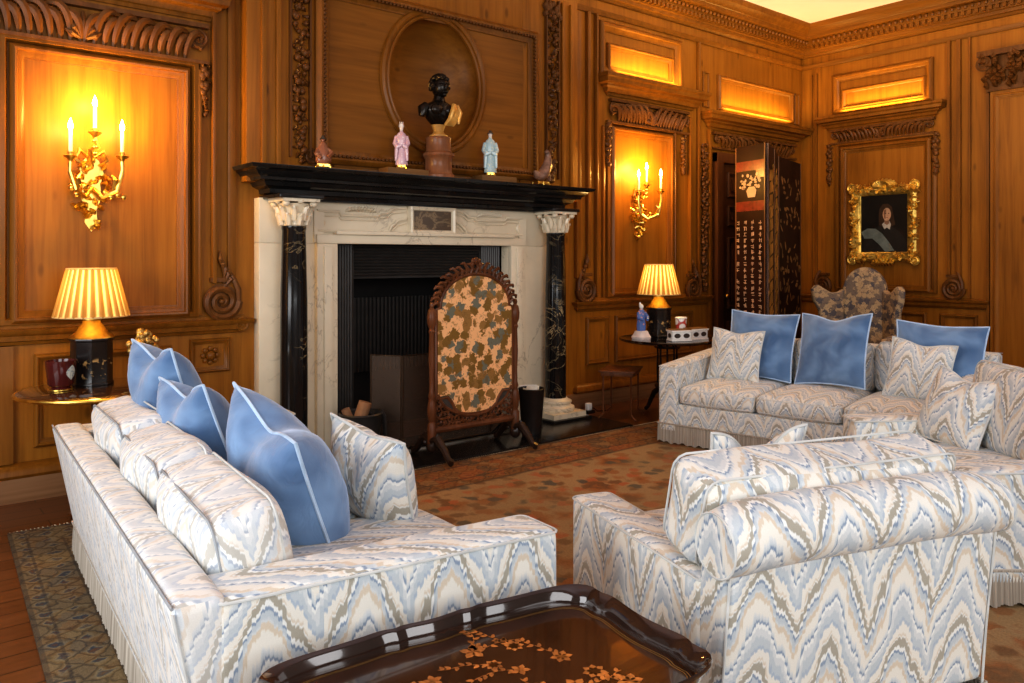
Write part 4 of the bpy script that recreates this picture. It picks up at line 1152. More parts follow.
# right table
g = thing('side_table', 'dark oval tray-topped table beside the back sofa, holding lamp and ornaments', 'table', (5.93,4.92,0), -.1)
mb = MB(); mb.lathe([(0,.70),(.42,.70),(.455,.715),(.46,.728),(.452,.735),(.43,.73),(0,.73)], 40); mb.build('tabletop', BLACKL, g)
mb = MB(); mb.lathe([(.12,.64),(.13,.66),(.12,.70)], 16)
for k in range(8): mb.lathe([(.008,.30),(.012,.45),(.008,.60),(.012,.70)], 8, T(.09*math.cos(k*PI/4), .09*math.sin(k*PI/4), 0))
mb.lathe([(.10,.25),(.12,.27),(.12,.29),(.10,.31)], 16)
mb.build('spindle_column', BLACKL, g)
for k in range(3):
    a = PI/2+.1+k*2*PI/3; mb = MB(); mb.tube([(.06*math.cos(a),.06*math.sin(a),.27),(.16*math.cos(a),.16*math.sin(a),.2),(.24*math.cos(a),.24*math.sin(a),.05),(.27*math.cos(a),.27*math.sin(a),.02)], [.03,.026,.02,.02], 8); mb.build('leg', BLACKL, g)
g = thing('porcelain_figurine', 'blue and white porcelain figurine on a pale rocky base, on the right table', 'figurine', (5.72,5.06,TABZ))
mb = MB(); mb.lathe([(0,0),(.085,0),(.09,.02),(.07,.05),(.06,.075),(0,.085)], 16, lobes=5, la=.08); mb.build('rocky_base', plain('pale pink base', (.72,.60,.54), .4), g)
mb = MB(); mb.lathe([(.045,.07),(.05,.12),(.042,.19),(.048,.23),(.03,.27),(.014,.285),(.0,.29)], 14, sx=1, sy=.8, lobes=5, la=.07)
for sg in (-1,1): mb.tube([(sg*.04,0,.25),(sg*.06,-.02,.2),(sg*.03,-.05,.18)], [.018,.02,.012], 8)
mb.build('robe', speckle('blue robe glaze', (.10,.17,.42), (.62,.30,.26), 26, .3), g)
mb = MB(); mb.ball((0,0,.305), (.02,.022,.026), 10, 8); mb.tube([(0,.01,.31),(0,.02,.345)], [.016,.008], 8); mb.build('head', CERW, g)
OPEN = plain('dark cut-outs', (.035,.02,.014), .5)
def trayholder(loc, rz, label, wd):
    g = thing('trinket_box', label, 'box', loc, rz, 'white trinket boxes on the right table')
    mb = MB(); mb.box((-wd/2,-.06,.008), (wd/2,.06,.085)); mb.box((-wd/2-.008,-.068,.085), (wd/2+.008,.068,.10)); mb.box((-wd/2-.006,-.066,0), (wd/2+.006,.066,.012)); mb.build('box_body', CERW, g, bevel=.003)
    mb = MB()
    for k in (-1, 1): mb.add([(k*wd*.24+p[0], -.0612, p[1]) for p in oval(0,.05,wd*.17,.022,14)], [tuple(range(14))])
    for sx_ in (-1,1): mb.add([(sx_*(wd/2+.0012), p[0], p[1]) for p in oval(0,.05,.035,.022,14)], [tuple(range(14))])
    mb.build('dark_cartouche', OPEN, g, smooth=0)
    mb = MB(); mb.box((-wd/2,-.058,.10), (wd/2,.058,.108)); mb.build('box_lid', BLOCKW, g)
trayholder((5.86,4.72,TABZ), -.45, 'white box with two dark ovals, nearer the lamp on the right table', .19)
trayholder((6.10,4.72,TABZ), -.15, 'white box with two dark ovals, nearest the back sofa cushions', .20)
g = thing('red_cup', 'red and white lidded cup behind the trinket boxes on the right table', 'cup', (6.06,4.86,TABZ))
mb = MB(); mb.lathe([(0,0),(.04,0),(.044,.01),(.05,.10),(.055,.17),(.05,.19),(0,.19)], 18); mb.build('cup_body', speckle('red and white glaze', (.42,.05,.035), (.78,.72,.66), 14, .4), g)
mb = MB(); mb.lathe([(.058,.188),(.06,.196),(.05,.205),(0,.208)], 18); mb.build('cup_lid', CERW, g)
# small occasional table
g = thing('occasional_table', 'small thin-legged brown table below the right lamp table, by the fireplace', 'table', (5.50,5.12,0), .55)
mb = MB(); mb.box((-.22,-.17,.445), (.22,.17,.46)); mb.box((-.20,-.15,.41), (.20,.15,.445)); mb.build('tabletop', WALNUT, g, bevel=.003)
for sx_ in (-1,1):
    for sy_ in (-1,1):
        mb = MB(); mb.tube([(sx_*.18,sy_*.13,.42),(sx_*.175,sy_*.13,.2),(sx_*.17,sy_*.13,.06),(sx_*.20,sy_*.18,.01)], [.010,.009,.009,.011], 6); mb.build('leg', WALNUT, g)

# ------------------------------------------------------------------ RUGS
def rug_mat(name, w, h, field, bw, bc=((.22,.10,.05),(.08,.10,.13),(.40,.33,.20),(.30,.21,.10),(.12,.09,.06),(.36,.27,.14))):
    """uv runs in metres from one corner; bw = border width"""
    m, nt, b = mat(name)
    uv = coord(nt, 'UV')
    sp = nt.nodes.new('ShaderNodeSeparateXYZ'); nt.links.new(uv, sp.inputs[0])
    X, Y = sp.outputs[0], sp.outputs[1]
    dx = math_(nt, 'MINIMUM', X, math_(nt, 'SUBTRACT', w, X)); dy = math_(nt, 'MINIMUM', Y, math_(nt, 'SUBTRACT', h, Y))
    d = math_(nt, 'MINIMUM', dx, dy)
    n0 = nt.nodes.new('ShaderNodeTexNoise'); n0.inputs['Scale'].default_value = 14; n0.inputs['Detail'].default_value = 2
    nt.links.new(uv, n0.inputs['Vector'])
    vm = nt.nodes.new('ShaderNodeVectorMath'); vm.operation = 'MULTIPLY_ADD'
    nt.links.new(n0.outputs['Color'], vm.inputs[0]); vm.inputs[1].default_value = (.10,.10,0); nt.links.new(uv, vm.inputs[2])
    def vor(sc, metric='EUCLIDEAN', rnd=1):
        v = nt.nodes.new('ShaderNodeTexVoronoi'); v.inputs['Scale'].default_value = sc; v.distance = metric; v.inputs['Randomness'].default_value = rnd
        nt.links.new(vm.outputs[0], v.inputs['Vector']); return v
    v1 = vor(3.2, 'MANHATTAN', .7); v2 = vor(10); v3 = vor(9, 'MANHATTAN', .0)
    f1 = ramp(nt, v1.outputs['Distance'], [(.0, field[2]), (.22, field[0]), (.34, field[1]), (.5, field[0]), (.75, field[3])])
    f2 = ramp(nt, nt_sep(nt, v2.outputs['Color']), [(.0, field[0]), (.25, field[1]), (.5, field[2]), (.7, field[3]), (.85, field[4])], 'CONSTANT')
    fld = mix(nt, math_(nt, 'MULTIPLY', ramp(nt, v2.outputs['Distance'], [(.36,(1,1,1)),(.55,(0,0,0))]), .85), f1, f2)
    fld = mix(nt, math_(nt, 'MULTIPLY', ramp(nt, noise(nt, uv, 1.3, 3), [(.42,(0,0,0)),(.58,(1,1,1))]), .4), fld, (.26,.19,.10))
    bord = ramp(nt, v3.outputs['Distance'], list(zip((0,.16,.26,.44,.54,.66), bc)))
    bord = mix(nt, .35, bord, f2)
    k = ramp(nt, math_(nt, 'DIVIDE', d, bw*1.25), [(0,(0,0,0)),(.76,(0,0,0)),(.80,(1,1,1))])
    c = mix(nt, k, bord, fld)
    st = ramp(nt, math_(nt, 'DIVIDE', d, bw*1.25), [(.0,(1,1,1)),(.04,(1,1,1)),(.05,(0,0,0)),(.17,(0,0,0)),(.18,(1,1,1)),(.20,(1,1,1)),(.21,(0,0,0)),(.57,(0,0,0)),(.58,(1,1,1)),(.60,(1,1,1)),(.61,(0,0,0)),(.75,(0,0,0)),(.76,(1,1,1)),(.80,(1,1,1)),(.81,(0,0,0))], 'LINEAR')
    c = mix(nt, math_(nt, 'MULTIPLY', st, .5), c, (.055,.045,.04))
    c = mix(nt, .35, c, ramp(nt, noise(nt, uv, 90, 2), [(.3,(.4,.4,.4)),(.7,(1,1,1))]), 'MULTIPLY')
    nt.links.new(c, b.inputs['Base Color']); b.inputs['Roughness'].default_value = .95; b.inputs['Specular IOR Level'].default_value = .1
    bump(nt, b, noise(nt, uv, 120, 2), .4, .006)
    return m
def rug(name, label, w, h, loc, rz, z, m):
    mb = MB()
    def top(i, j): return (i*w, j*h, z+.0015*math.sin(i*w*7+j*h*5))
    mb.grid(top, 40, 40, lambda i, j: (i*w, j*h))
    mb.box((0,0,0), (w,h,z-.002))
    o = mb.build(name, m, smooth=60); o.location = (*loc, .0); o.rotation_euler = (0,0,rz)
    tag(o, label, 'rug')
    fr_ = MB()
    for yy, sg in ((0,-1),(h,1)):
        k = int(w/.02)
        for i in range(k):
            x = w*(i+.5)/k; fr_.tube([(x,yy,z*.6),(x+R.uniform(-.006,.006),yy+sg*.03,.004)], [.005,.003], 4)
    fr_.build('rug_fringe', plain('cream fringe', (.55,.45,.30), .9), o)
    return o
FIELD = [(.33,.135,.052), (.19,.10,.050), (.44,.13,.055), (.40,.26,.13), (.10,.095,.08)]
rug('carpet', 'large rust and brown patterned carpet in front of the hearth', 5.6, 5.2, (1.45,-.46), 0, .012, rug_mat('rust carpet', 5.6, 5.2, FIELD, .55, ((.25,.09,.035),(.10,.07,.045),(.28,.16,.065),(.24,.11,.04),(.11,.06,.03),(.26,.13,.05))))
FIELD2 = [(.26,.14,.06), (.13,.115,.09), (.24,.12,.06), (.34,.25,.13), (.10,.11,.12)]
FIELD2 = [tuple(q*.6 for q in c) for c in FIELD2]
rug('runner_rug', 'fringed runner rug with beige and blue border under the left sofa', .90, 4.30, (.36,.74), math.radians(-3), .010, rug_mat('blue beige runner', .90, 4.30, FIELD2, .32, ((.14,.06,.03),(.05,.07,.09),(.28,.22,.13),(.20,.13,.06),(.08,.06,.04),(.24,.17,.09))))

# ------------------------------------------------------------------ UPHOLSTERY
FRINGE = None
def fringe_mat():
    m, nt, b = mat('bullion fringe')
    v = coord(nt, 'UV', (150,1,1))
    w = noise(nt, v, 1, 1)
    nt.links.new(ramp(nt, w, [(.3,(.24,.205,.165)),(.7,(.56,.50,.42))]), b.inputs['Base Color']); b.inputs['Roughness'].default_value = .9
    return m
FRINGE = fringe_mat()
def fringe(path, z0, z1, parent, closed=False):
    mb = MB()
    n = len(path)
    for a, b_ in zip(path[:-1], path[1:]):
        a = Vector((*a, 0)); b_ = Vector((*b_, 0)); d = b_-a; l = d.length; e = d.normalized(); nr = Vector((e.y, -e.x, 0))
        k = int(l/.0035)
        def fn(i, j):
            s = i*l; ph = s/.014*2*PI
            q = a+e*s+nr*(.004*math.cos(ph)*(1 if j < .99 else .3)+.006*(1-j))
            return (q.x, q.y, z0+(z1-z0)*j+(.006*math.sin(s*91)+.005*math.sin(s*37) if j == 0 else 0))
        mb.grid(fn, k, 3, lambda i, j: (i*l, j*.15))
        mb.tube([a+nr*.006+Vector((0,0,z1)), b_+nr*.006+Vector((0,0,z1))], .007, 6)
    o = mb.build('bullion_fringe', FRINGE, parent, smooth=60); return o
def pipe_loop(mb, pts, r=.005): mb.tube(pts, r, 6, closed=True)
def rr_loop(x0, x1, y0, y1, z, r=.04):
    pts = []
    for cx_, cy_, a0 in ((x1-r,y1-r,0),(x0+r,y1-r,PI/2),(x0+r,y0+r,PI),(x1-r,y0+r,3*PI/2)):
        for k in range(4): a = a0+PI/2*k/3; pts.append((cx_+r*math.cos(a), cy_+r*math.sin(a), z))
    return pts
def sofa(name, label, cat, W, Dp, loc, rz, fabric, nseat=3, arm_w=.18, arm_h=.58, arm_rise=.06, back_h=.70, back_t=.20, rake=.10, seat_z=.48, nback=3, back_cush_h=.86, cush_t=.22, roll=False, back_fabric=None, rail=.05, seat_back=None, group=None, cf=None, arm_back=None, fz=.17):
    """x = left..right seen from the front, y = front..back, facing -y"""
    g = thing(name, label, cat, loc, rz, group)
    # base
    mb = MB(); mb.rbox((.02,.03,.10), (W-.02,Dp-.02,.33), .015, 10); mb.build('seat_base', fabric, g)
    for x0 in (.06, W-.12):
        for y0 in (.08, Dp-.14):
            q = MB(); q.box((x0,y0,.0145), (x0+.06,y0+.06,.11)); q.build('leg', MAHOG, g)
    # arms
    ab = arm_back if arm_back is not None else Dp-.06
    for x0 in (0, W-arm_w):
        def sl(P, x0=x0):
            t = P.z/arm_h
            return (P.x, P.y, P.z*(1+(arm_rise/arm_h)*max(0, P.y)/Dp) if P.z > .2 else P.z)
        mb = MB(); mb.rbox((x0,0,.10), (x0+arm_w,ab,arm_h), .028, 12, (.006,.006,.012), sl, (0, 0)); a = mb.build('arm', fabric, g, weld=False)
        mb = MB()
        pipe_loop(mb, [(p[0], p[1], arm_h-.008+arm_rise*max(0,p[1])/Dp) for p in rr_loop(x0-.001,x0+arm_w+.001,-.003,ab+.002,0,.03)], .0045)
        mb.build('arm_piping', PIPEC, a)
    # back
    def rk(P):
        q = max(0, (P.z-.15)/(back_h-.15)); return (P.x, P.y+rake*q, P.z)
    mb = MB(); mb.rbox((.004,Dp-back_t,.10), (W-.004,Dp,back_h), .03, 14, (0,.008,.012), rk); bk = mb.build('back', back_fabric or fabric, g)
    mb = MB(); mb.tube([rk(Vector((.004+(W-.008)*k/30, Dp-.004, back_h-.004))) for k in range(31)], .0042, 6)
    mb.build('back_piping', PIPED, bk)
    for x in (.010, W-.010):
        mb = MB(); mb.tube([rk(Vector((x, Dp-.004, z))) for z in (fz,.3,.45,.6,back_h-.02)], .0042, 6); mb.build('corner_piping', PIPEC, bk)
    if roll:
        mb = MB(); R0 = .10
        cy_, cz_ = Dp+rake-.055, back_h-.01
        K_ = 22
        def rl(i, j):
            x = -.012+(W+.024)*i; a = 2*PI*j+PI
            tp = 1-.10*max(0, abs(2*i-1)-.86)/.14
            bow = -.022*(abs(2*i-1))**5
            return (x, cy_+R0*1.05*tp*math.cos(a), cz_+bow+R0*tp*math.sin(a))
        mb.grid(rl, 30, K_, lambda i, j: (W*i, 2*PI*R0*j+cz_-R0*2.57), flip=True)
        for i_ in (0, 1):
            pts_ = [rl(i_, k/K_) for k in range(K_)]
            uvp = [(p[1], p[2]) for p in pts_]
            o_ = list(range(K_)); 
            if i_ == 1: o_ = o_[::-1]
            mb.add(pts_, [tuple(o_)], None, [[uvp[k] for k in o_]])
        ro = mb.build('rolled_top', fabric, bk, smooth=50)
        mb = MB()
        for i_ in (0, 1):
            mb = MB(); pipe_loop(mb, [rl(i_, k/K_) for k in range(K_)], .0035); mb.build('roll_piping', PIPEC, ro)
    # seat cushions
    iw = (W-2*arm_w)/nseat; sy1 = seat_back or (Dp-back_t)
    for k in range(nseat):
        x0 = arm_w+iw*k
        mb = MB(); mb.rbox((x0+.004,.0,.335), (x0+iw-.004,sy1,seat_z), .05, 10, (.0,.012,.045), None, (.13*k, .07*k)); c = mb.build('seat_cushion', cf or fabric, g)
        mb = MB()
        for z in (.352, seat_z-.018): pipe_loop(mb, rr_loop(x0+.010,x0+iw-.010,.004,sy1,z,.05), .004)
        mb.build('cushion_piping', PIPEC, c)
    # back cushions
    for k in range(nback):
        bw = (W-2*arm_w)/nback; x0 = arm_w+bw*k
        hh = back_cush_h-seat_z+.02; zb = seat_z-.01
        if roll: bw = W-.03; x0 = .015; zb = arm_h+.012; hh = back_cush_h-zb
        Mx = T(x0+bw/2, Dp-back_t-cush_t/2+.03+rake*.3, zb+hh/2, 0, R.uniform(-.02,.02), -.20 if not roll else -.22)
        mb = MB(); mb.rbox((-bw/2+.006,-cush_t/2,-hh/2), (bw/2-.006,cush_t/2,hh/2), .055, 12, (.01,.045,0), lambda P: (P.x+.006*math.sin(P.z*21+P.x*9), P.y+.008*math.sin(P.x*13+k), P.z+.010*math.sin(P.x*9+k*2)), (.21*k, .11), Mx)
        c = mb.build('back_cushion', (back_fabric if back_fabric else fabric), g)
        for yy in (-cush_t/2+.014, cush_t/2-.014):
            mb = MB()
            pipe_loop(mb, [Mx @ Vector((p[0]+.006*math.sin(p[1]*21+p[0]*9), yy+.008*math.sin(p[0]*13+k), p[1]+.010*math.sin(p[0]*9+k*2))) for p in rr_loop(-bw/2+.012,bw/2-.012,-hh/2+.010,hh/2-.004,0,.05)], .0042)
            mb.build('cushion_piping', PIPED if (back_fabric and yy > 0) else PIPEC, c)
    fringe([(0,Dp),(0,0),(W,0),(W,Dp),(0,Dp)], .022, fz, g)
    return g
DEG = math.radians
left_sofa = sofa('sofa', 'long flame stitch sofa seen from behind at left, nearest the camera', 'sofa', 2.55, 1.08, (1.73,1.88,0), DEG(86.5), FL, 3, .20, .625, .035, .672, .135, .10, .47, 3, .80, .20, back_fabric=FLW, group='flame stitch seating', arm_back=1.072)
back_sofa = sofa('sofa', 'three seat flame stitch sofa facing us, below the portrait', 'sofa', 2.24, 1.08, (4.966,4.216,0), DEG(-79.2), FLB, 3, .17, .63, .07, .80, .19, .06, .47, 3, .83, .16, group='flame stitch seating')
right_chair = sofa('armchair', 'wide flame stitch armchair cut off by the right edge of the picture', 'armchair', 1.27, 1.02, (4.43,2.37,0), DEG(-129.2), FL, 1, .19, .585, .02, .78, .20, .08, .46, 1, .90, .26, group='flame stitch seating')
fore_chair = sofa('armchair', 'flame stitch armchair with rolled top seen from behind at lower right', 'armchair', 1.06, .96, (3.17,1.952,0), DEG(162), FL, 1, .17, .56, .0, .72, .15, .06, .46, 1, .865, .21, roll=True, group='flame stitch seating', arm_back=.88, fz=.09)

# ------------------------------------------------------------------ loose cushions
def pillow(name, label, c, ax, up, w, h, t, m, pm, group, chop=.0, wr=.006, seed=0):
    ax = Vector(ax).normalized(); up = Vector(up); up = (up-ax*up.dot(ax)).normalized(); nz = ax.cross(up)
    M = axes(c, ax, up, nz)
    mb = MB()
    def surf(sg):
        def fn(i, j):
            u, v = 2*i-1, 2*j-1
            x = u*w/2*(1-.075*(1-v*v)); y = v*h/2*(1-.075*(1-u*u))
            th = t/2*(max(0, 1-abs(u)**2.3)*max(0, 1-abs(v)**2.3))**.55
            if chop: y -= chop*math.exp(-(u/.42)**2)*max(0, v+.1)**2; th *= 1-.25*math.exp(-(u/.3)**2)*max(0, v)
            edge = (1-u*u)*(1-v*v)
            nn = mnoise.noise(Vector((u*2.1+seed*7, v*2.1, sg*3)))*2+mnoise.noise(Vector((u*5+seed*3, v*5, sg)))
            fold = math.sin((abs(u)-abs(v))*14+seed)*.5*(u*u*v*v)
            return (x, y, sg*(th+edge*nn*wr+fold*wr*1.5))
        return fn
    mb.grid(surf(1), 26, 26, lambda i, j: (i*w+seed*.07, j*h+seed*.05)); mb.grid(surf(-1), 26, 26, lambda i, j: (i*w+seed*.07, j*h+seed*.05), flip=True)
    o = mb.build(name, m, None, M=M, smooth=70, weld=False)
    tag(o, label, 'cushion', group)
    f = surf(1); K_ = 24
    pts = [f(k/K_, 0) for k in range(K_)]+[f(1, k/K_) for k in range(K_)]+[f(1-k/K_, 1) for k in range(K_)]+[f(0, 1-k/K_) for k in range(K_)]
    p = MB(); p.tube([(q[0]*1.006, q[1]*1.006, 0) for q in pts], .0065, 6, closed=True); p.build('piping', pm, o)
    return o
def pillow_top(label, A, B, lean, h, t, m, pm, group, chop=0, seed=0, wr=.006):
    """A,B: the two upper corners; lean: direction from bottom to top"""
    A, B = Vector(A), Vector(B); ax = (B-A); w = ax.length; ax.normalize()
    up = Vector(lean); up = (up-ax*up.dot(ax)).normalized()
    return pillow('cushion', label, (A+B)/2-up*h/2, ax, up, w, h, t, m, pm, group, chop, wr, seed)
GA = 'blue velvet cushions on the left sofa'; GB = 'blue velvet cushions on the back sofa'; GC = 'flame stitch cushions'
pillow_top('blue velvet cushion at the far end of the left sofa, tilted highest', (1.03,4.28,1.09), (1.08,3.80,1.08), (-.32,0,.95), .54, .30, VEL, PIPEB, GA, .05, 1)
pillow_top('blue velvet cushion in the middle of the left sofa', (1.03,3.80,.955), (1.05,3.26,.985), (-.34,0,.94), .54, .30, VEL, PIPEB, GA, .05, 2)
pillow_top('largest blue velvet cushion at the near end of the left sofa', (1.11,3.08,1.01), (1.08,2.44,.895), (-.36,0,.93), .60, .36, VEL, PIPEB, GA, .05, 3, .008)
pillow_top('flame stitch cushion beside the nearest blue cushion on the left sofa', (1.45,2.93,.87), (1.54,2.52,.81), (-.30,0,.95), .43, .25, FL, PIPEC, GC, .01, 4)
ex = Vector((.187,-.98,0)); ed = Vector((.98,.187,0)); o0 = Vector((4.966,4.216,0))
def onsofa(a, d, z): return o0+ex*a+ed*d+Vector((0,0,z))
lean_b = ed*.28+Vector((0,0,.96))
def bpil(label, a, d, z, w, h, t, m, pm, grp, tilt=0, yaw=0, seed=0, chop=.03, lean=None):
    ax = ex*math.cos(tilt)+Vector((0,0,1))*math.sin(tilt)
    ax = Matrix.Rotation(yaw, 3, 'Z') @ ax
    return pillow('cushion', label, onsofa(a, d, z), ax, lean or lean_b, w, h, t, m, pm, grp, chop, .005, seed)
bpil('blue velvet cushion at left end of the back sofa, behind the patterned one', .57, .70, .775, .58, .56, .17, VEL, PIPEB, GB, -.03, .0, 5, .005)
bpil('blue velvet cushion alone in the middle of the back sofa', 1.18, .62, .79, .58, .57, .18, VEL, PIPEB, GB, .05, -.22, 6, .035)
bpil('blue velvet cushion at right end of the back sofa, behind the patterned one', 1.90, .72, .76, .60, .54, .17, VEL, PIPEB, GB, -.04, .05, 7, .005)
bpil('flame stitch cushion in front of the left blue cushion, back sofa', .44, .50, .70, .44, .43, .14, FLB, PIPEC, GC, -.02, .0, 8, .02)
bpil('flame stitch cushion in front of the right blue cushion, back sofa', 1.83, .47, .70, .42, .43, .14, FLB, PIPEC, GC, -.10, .0, 9, .02)
# cushion on the right armchair and one on the foreground armchair
RV = Vector((.775,-.632,0)); FV = Vector((.632,.775,0))
def cam_pt(t, r_, z): return FV*t+RV*r_+Vector((0,0,z))
pillow('cushion', 'flame stitch cushion leaning inside the right edge armchair', cam_pt(4.30,2.42,.675), FV*-.92+RV*.30+Vector((0,0,-.1)), RV*.40+FV*.1+Vector((0,0,.92)), .42, .42, .18, FL, PIPEC, GC, .03, .006, 10)
pillow_top('flame stitch cushion peeping over the back of the foreground armchair', (2.37,1.76,.865), (2.73,1.60,.875), (-.08,-.25,.96), .38, .15, FL, PIPEC, GC, .10, 11)

# ------------------------------------------------------------------ wing chair by the side wall
TAPB = tapestry('wing chair tapestry', (.22,.165,.125), (.46,.32,.18), (.12,.105,.11), (.52,.37,.21), 17)
g = thing('wing_chair', 'tall wing chair in brown floral tapestry behind the back sofa', 'armchair', (8.17,4.22,0), DEG(-80))
def arch(w_, z0, z1, n=14):
    return [(-w_,z0),(w_,z0)]+[(w_*math.cos(PI*k/n), z1-.28+.28*math.sin(PI*k/n)) for k in range(n+1)]
mb = MB(); mb.prism(arch(.23,.40,1.40), -.06, .06, T(0,.34,0) @ SX); mb.build('back', TAPB, g, bevel=.03, smooth=60)
for sg in (-1, 1):
    mb = MB()
    mb.prism([(.02,.55),(-.26,.60),(-.27,.92),(-.34,1.04),(-.36,1.16),(-.30,1.21),(-.14,1.12),(-.05,1.12),(.02,1.16)], -.04, .04, T(sg*.235,.28,0,sg*.70) @ axes((0,0,0),(0,1,0),(0,0,1),(1,0,0)))
    mb.build('wing', TAPB, g, bevel=.025, smooth=60)
    mb = MB(); mb.tube([(sg*.36,.34,.62),(sg*.37,0,.64),(sg*.38,-.28,.62),(sg*.38,-.34,.57)], [.055,.06,.065,.05], 12); mb.box((sg*.36-.04,-.30,.36), (sg*.36+.04,.34,.62)); mb.build('arm', TAPB, g, smooth=50)
    for y in (-.28,.33):
        mb = MB(); mb.lathe([(.03,.0),(.034,.03),(.02,.08),(.03,.2),(.022,.28),(.034,.34)], 10, T(sg*.32,y,0)); mb.build('leg', WALNUT, g)
mb = MB(); mb.rbox((-.33,-.34,.34), (.33,.32,.50), .05, 8, (0,0,.03)); mb.build('seat', TAPB, g)

# ------------------------------------------------------------------ foreground lacquer tray table
g = thing('tray_table', 'dark lacquer tray table with scalloped rim and painted flowers in the foreground', 'table', (1.14,1.475,0), DEG(-6.5))
def tray_outline(a, b_, k=160):
    pts = []
    for i in range(k):
        t = 2*PI*i/k; c, s = math.cos(t), math.sin(t); n_ = 7.0
        r_ = (abs(c/a)**n_+abs(s/b_)**n_)**(-1/n_)
        # serpentine: corners sweep out, small cusps on the sides
        cor = abs(math.sin(2*t))
        r_ *= 1-.018*(math.cos(8*t)) - .024*math.exp(-((t % (PI/2)-PI/4+.42)/.05)**2) - .024*math.exp(-((t % (PI/2)-PI/4-.42)/.05)**2)
        pts.append((r_*c, r_*s))
    return pts
A_, B_ = .485, .30
prof = [(0.935,.485),(.938,.498),(.95,.514),(.970,.526),(.985,.535),(.998,.538),(1.004,.533),(1.0,.528),(.985,.520),(.96,.505),(.945,.488),(.93,.478)]
ol = tray_outline(A_, B_)
mb = MB(); K_ = len(ol)
vs = [(p[0]*s_, p[1]*s_, z) for s_, z in prof for p in ol]
fs = [(i*K_+k, i*K_+(k+1) % K_, (i+1)*K_+(k+1) % K_, (i+1)*K_+k) for i in range(len(prof)-1) for k in range(K_)]
mb.add(vs, [f[::-1] for f in fs]); mb.build('tray_rim', plain('lacquer rim', (.030,.016,.012), .10, .15, .3, 6, coat=.8), g, smooth=60)
mb = MB(); ti = [(p[0]*.94, p[1]*.94) for p in ol]; mb.prism(ti, .478, .488); mb.build('tray_base', plain('brown lacquer', (.045,.018,.008), .14, 0, .4, 5, coat=.6), g, smooth=20)
GOLD2 = plain('painted flowers', (.45,.16,.035), .4, .2, .5, 40); GOLD3 = plain('painted gold line', (.40,.24,.07), .35, .5)
rt = random.Random(12)
mb = MB()
def leaf(cx_, cy_, a, l, w_, z):
    pl = [(0,0),(l*.3,w_),(l*.7,w_*.8),(l,0),(l*.7,-w_*.8),(l*.3,-w_)]
    mb.add([(cx_+x*math.cos(a)-y*math.sin(a), cy_+x*math.sin(a)+y*math.cos(a), z) for x, y in pl], [tuple(range(6))])
zt = .4888
for k in range(16):
    mb = MB()
    fx, fy = rt.uniform(-.20,.34), rt.uniform(-.16,.21)
    n_ = rt.randrange(5, 8); sz = rt.uniform(.018,.038)
    for j in range(n_): leaf(fx, fy, 2*PI*j/n_+k, sz, sz*.32, zt)
    a = rt.uniform(0, 2*PI); x, y = fx, fy
    for j in range(7):
        x += .018*math.cos(a); y += .018*math.sin(a); a += rt.uniform(-.4,.4)
        leaf(x, y, a+rt.choice((-1,1))*.9, .022, .006, zt+.0002); leaf(x, y, a, .018, .0018, zt+.0003)
    mb.build('painted_flower', GOLD2, g, smooth=0)
mb = MB()
for s_ in (.885, .90):
    pp = [(p[0]*s_, p[1]*s_) for p in ol]; qq = [(p[0]*(s_+.005), p[1]*(s_+.005)) for p in ol]
    mb.add([(*p, zt) for p in pp]+[(*q, zt) for q in qq], [(k, K_+k, K_+(k+1) % K_, (k+1) % K_) for k in range(K_)])
mb.build('gold_line', GOLD3, g, smooth=0)
mb = MB(); mb.box((-.38,-.20,.43), (.38,.20,.478)); st_ = mb.build('stand_frame', BLACKL, g, bevel=.006)
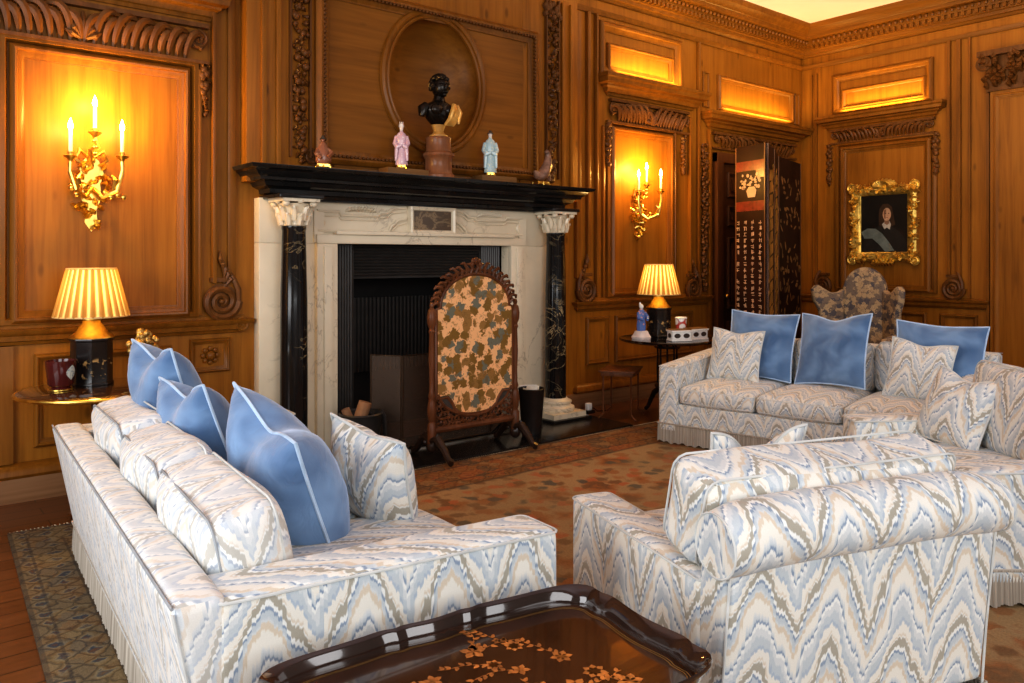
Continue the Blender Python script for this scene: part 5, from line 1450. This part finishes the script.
for sx_ in (-1,1):
    for sy_ in (-1,1):
        mb = MB(); mb.tube([(sx_*.36,sy_*.18,.44),(sx_*.36,sy_*.18,.012)], .018, 10)
        for z in (.10,.20,.31): mb.lathe([(.018,z-.01),(.023,z),(.018,z+.01)], 10, T(sx_*.36,sy_*.18,0))
        mb.build('leg', BLACKL, g)

# ------------------------------------------------------------------ LIGHT
def area(name, loc, target, sx_, sy_, e, c):
    ld = bpy.data.lights.new(name, 'AREA'); ld.shape = 'RECTANGLE'; ld.size = sx_; ld.size_y = sy_; ld.energy = e; ld.color = c
    o = bpy.data.objects.new(name, ld); COL.objects.link(o); o.location = loc
    o.rotation_euler = (Vector(target)-Vector(loc)).to_track_quat('-Z', 'Y').to_euler(); return o
area('window_light_left', (-2.6,2.2,2.0), (1.5,2.9,.6), 3.2, 2.6, 160, (.94,.97,1))
area('window_light_front', (.6,-3.2,2.4), (2.4,3.0,.5), 4.5, 2.8, 205, (.96,.98,1))
area('window_light_front_right', (7.2,-2.2,2.4), (6.2,3.6,.8), 3.5, 2.6, 25, (.98,.98,1))
def strip(loc, target, w_, e):
    return area('picture_cove_light', loc, target, w_, .06, e, (1,.64,.18))
strip((6.5,D-.10,3.42), (6.5,D-.02,4.2), 1.0, 13)
strip((8.55,D-.10,3.24), (8.55,D-.02,4.0), 1.4, 14)
o = strip((L-.10,4.62,3.35), (L-.02,4.62,4.2), 1.0, 12); o.rotation_euler.z += 0
# added warm fill panel in mid-air, no real fitting, to brighten the ceiling
area('ceiling_fill_light', (6.5,3.0,3.6), (7.2,3.4,4.5), 3.0, 3.0, 70, (1,.84,.56))
w = bpy.data.worlds.new('World'); S.world = w; w.use_nodes = True
bgn = w.node_tree.nodes['Background']; bgn.inputs[0].default_value = (1,.93,.84,1); bgn.inputs[1].default_value = .18

# ------------------------------------------------------------------ CAMERA
cam = bpy.data.cameras.new('camera'); co = bpy.data.objects.new('camera', cam); COL.objects.link(co)
co.location = (0,0,H); co.rotation_euler = (PI/2,0,-DEG(39.2))
cam.sensor_width = 36; cam.lens = 36*790/1024; cam.shift_y = -83.5/1024; cam.clip_start = .05
S.camera = co
S.view_settings.view_transform = 'Standard'; S.view_settings.look = 'Medium High Contrast'; S.view_settings.exposure = 0
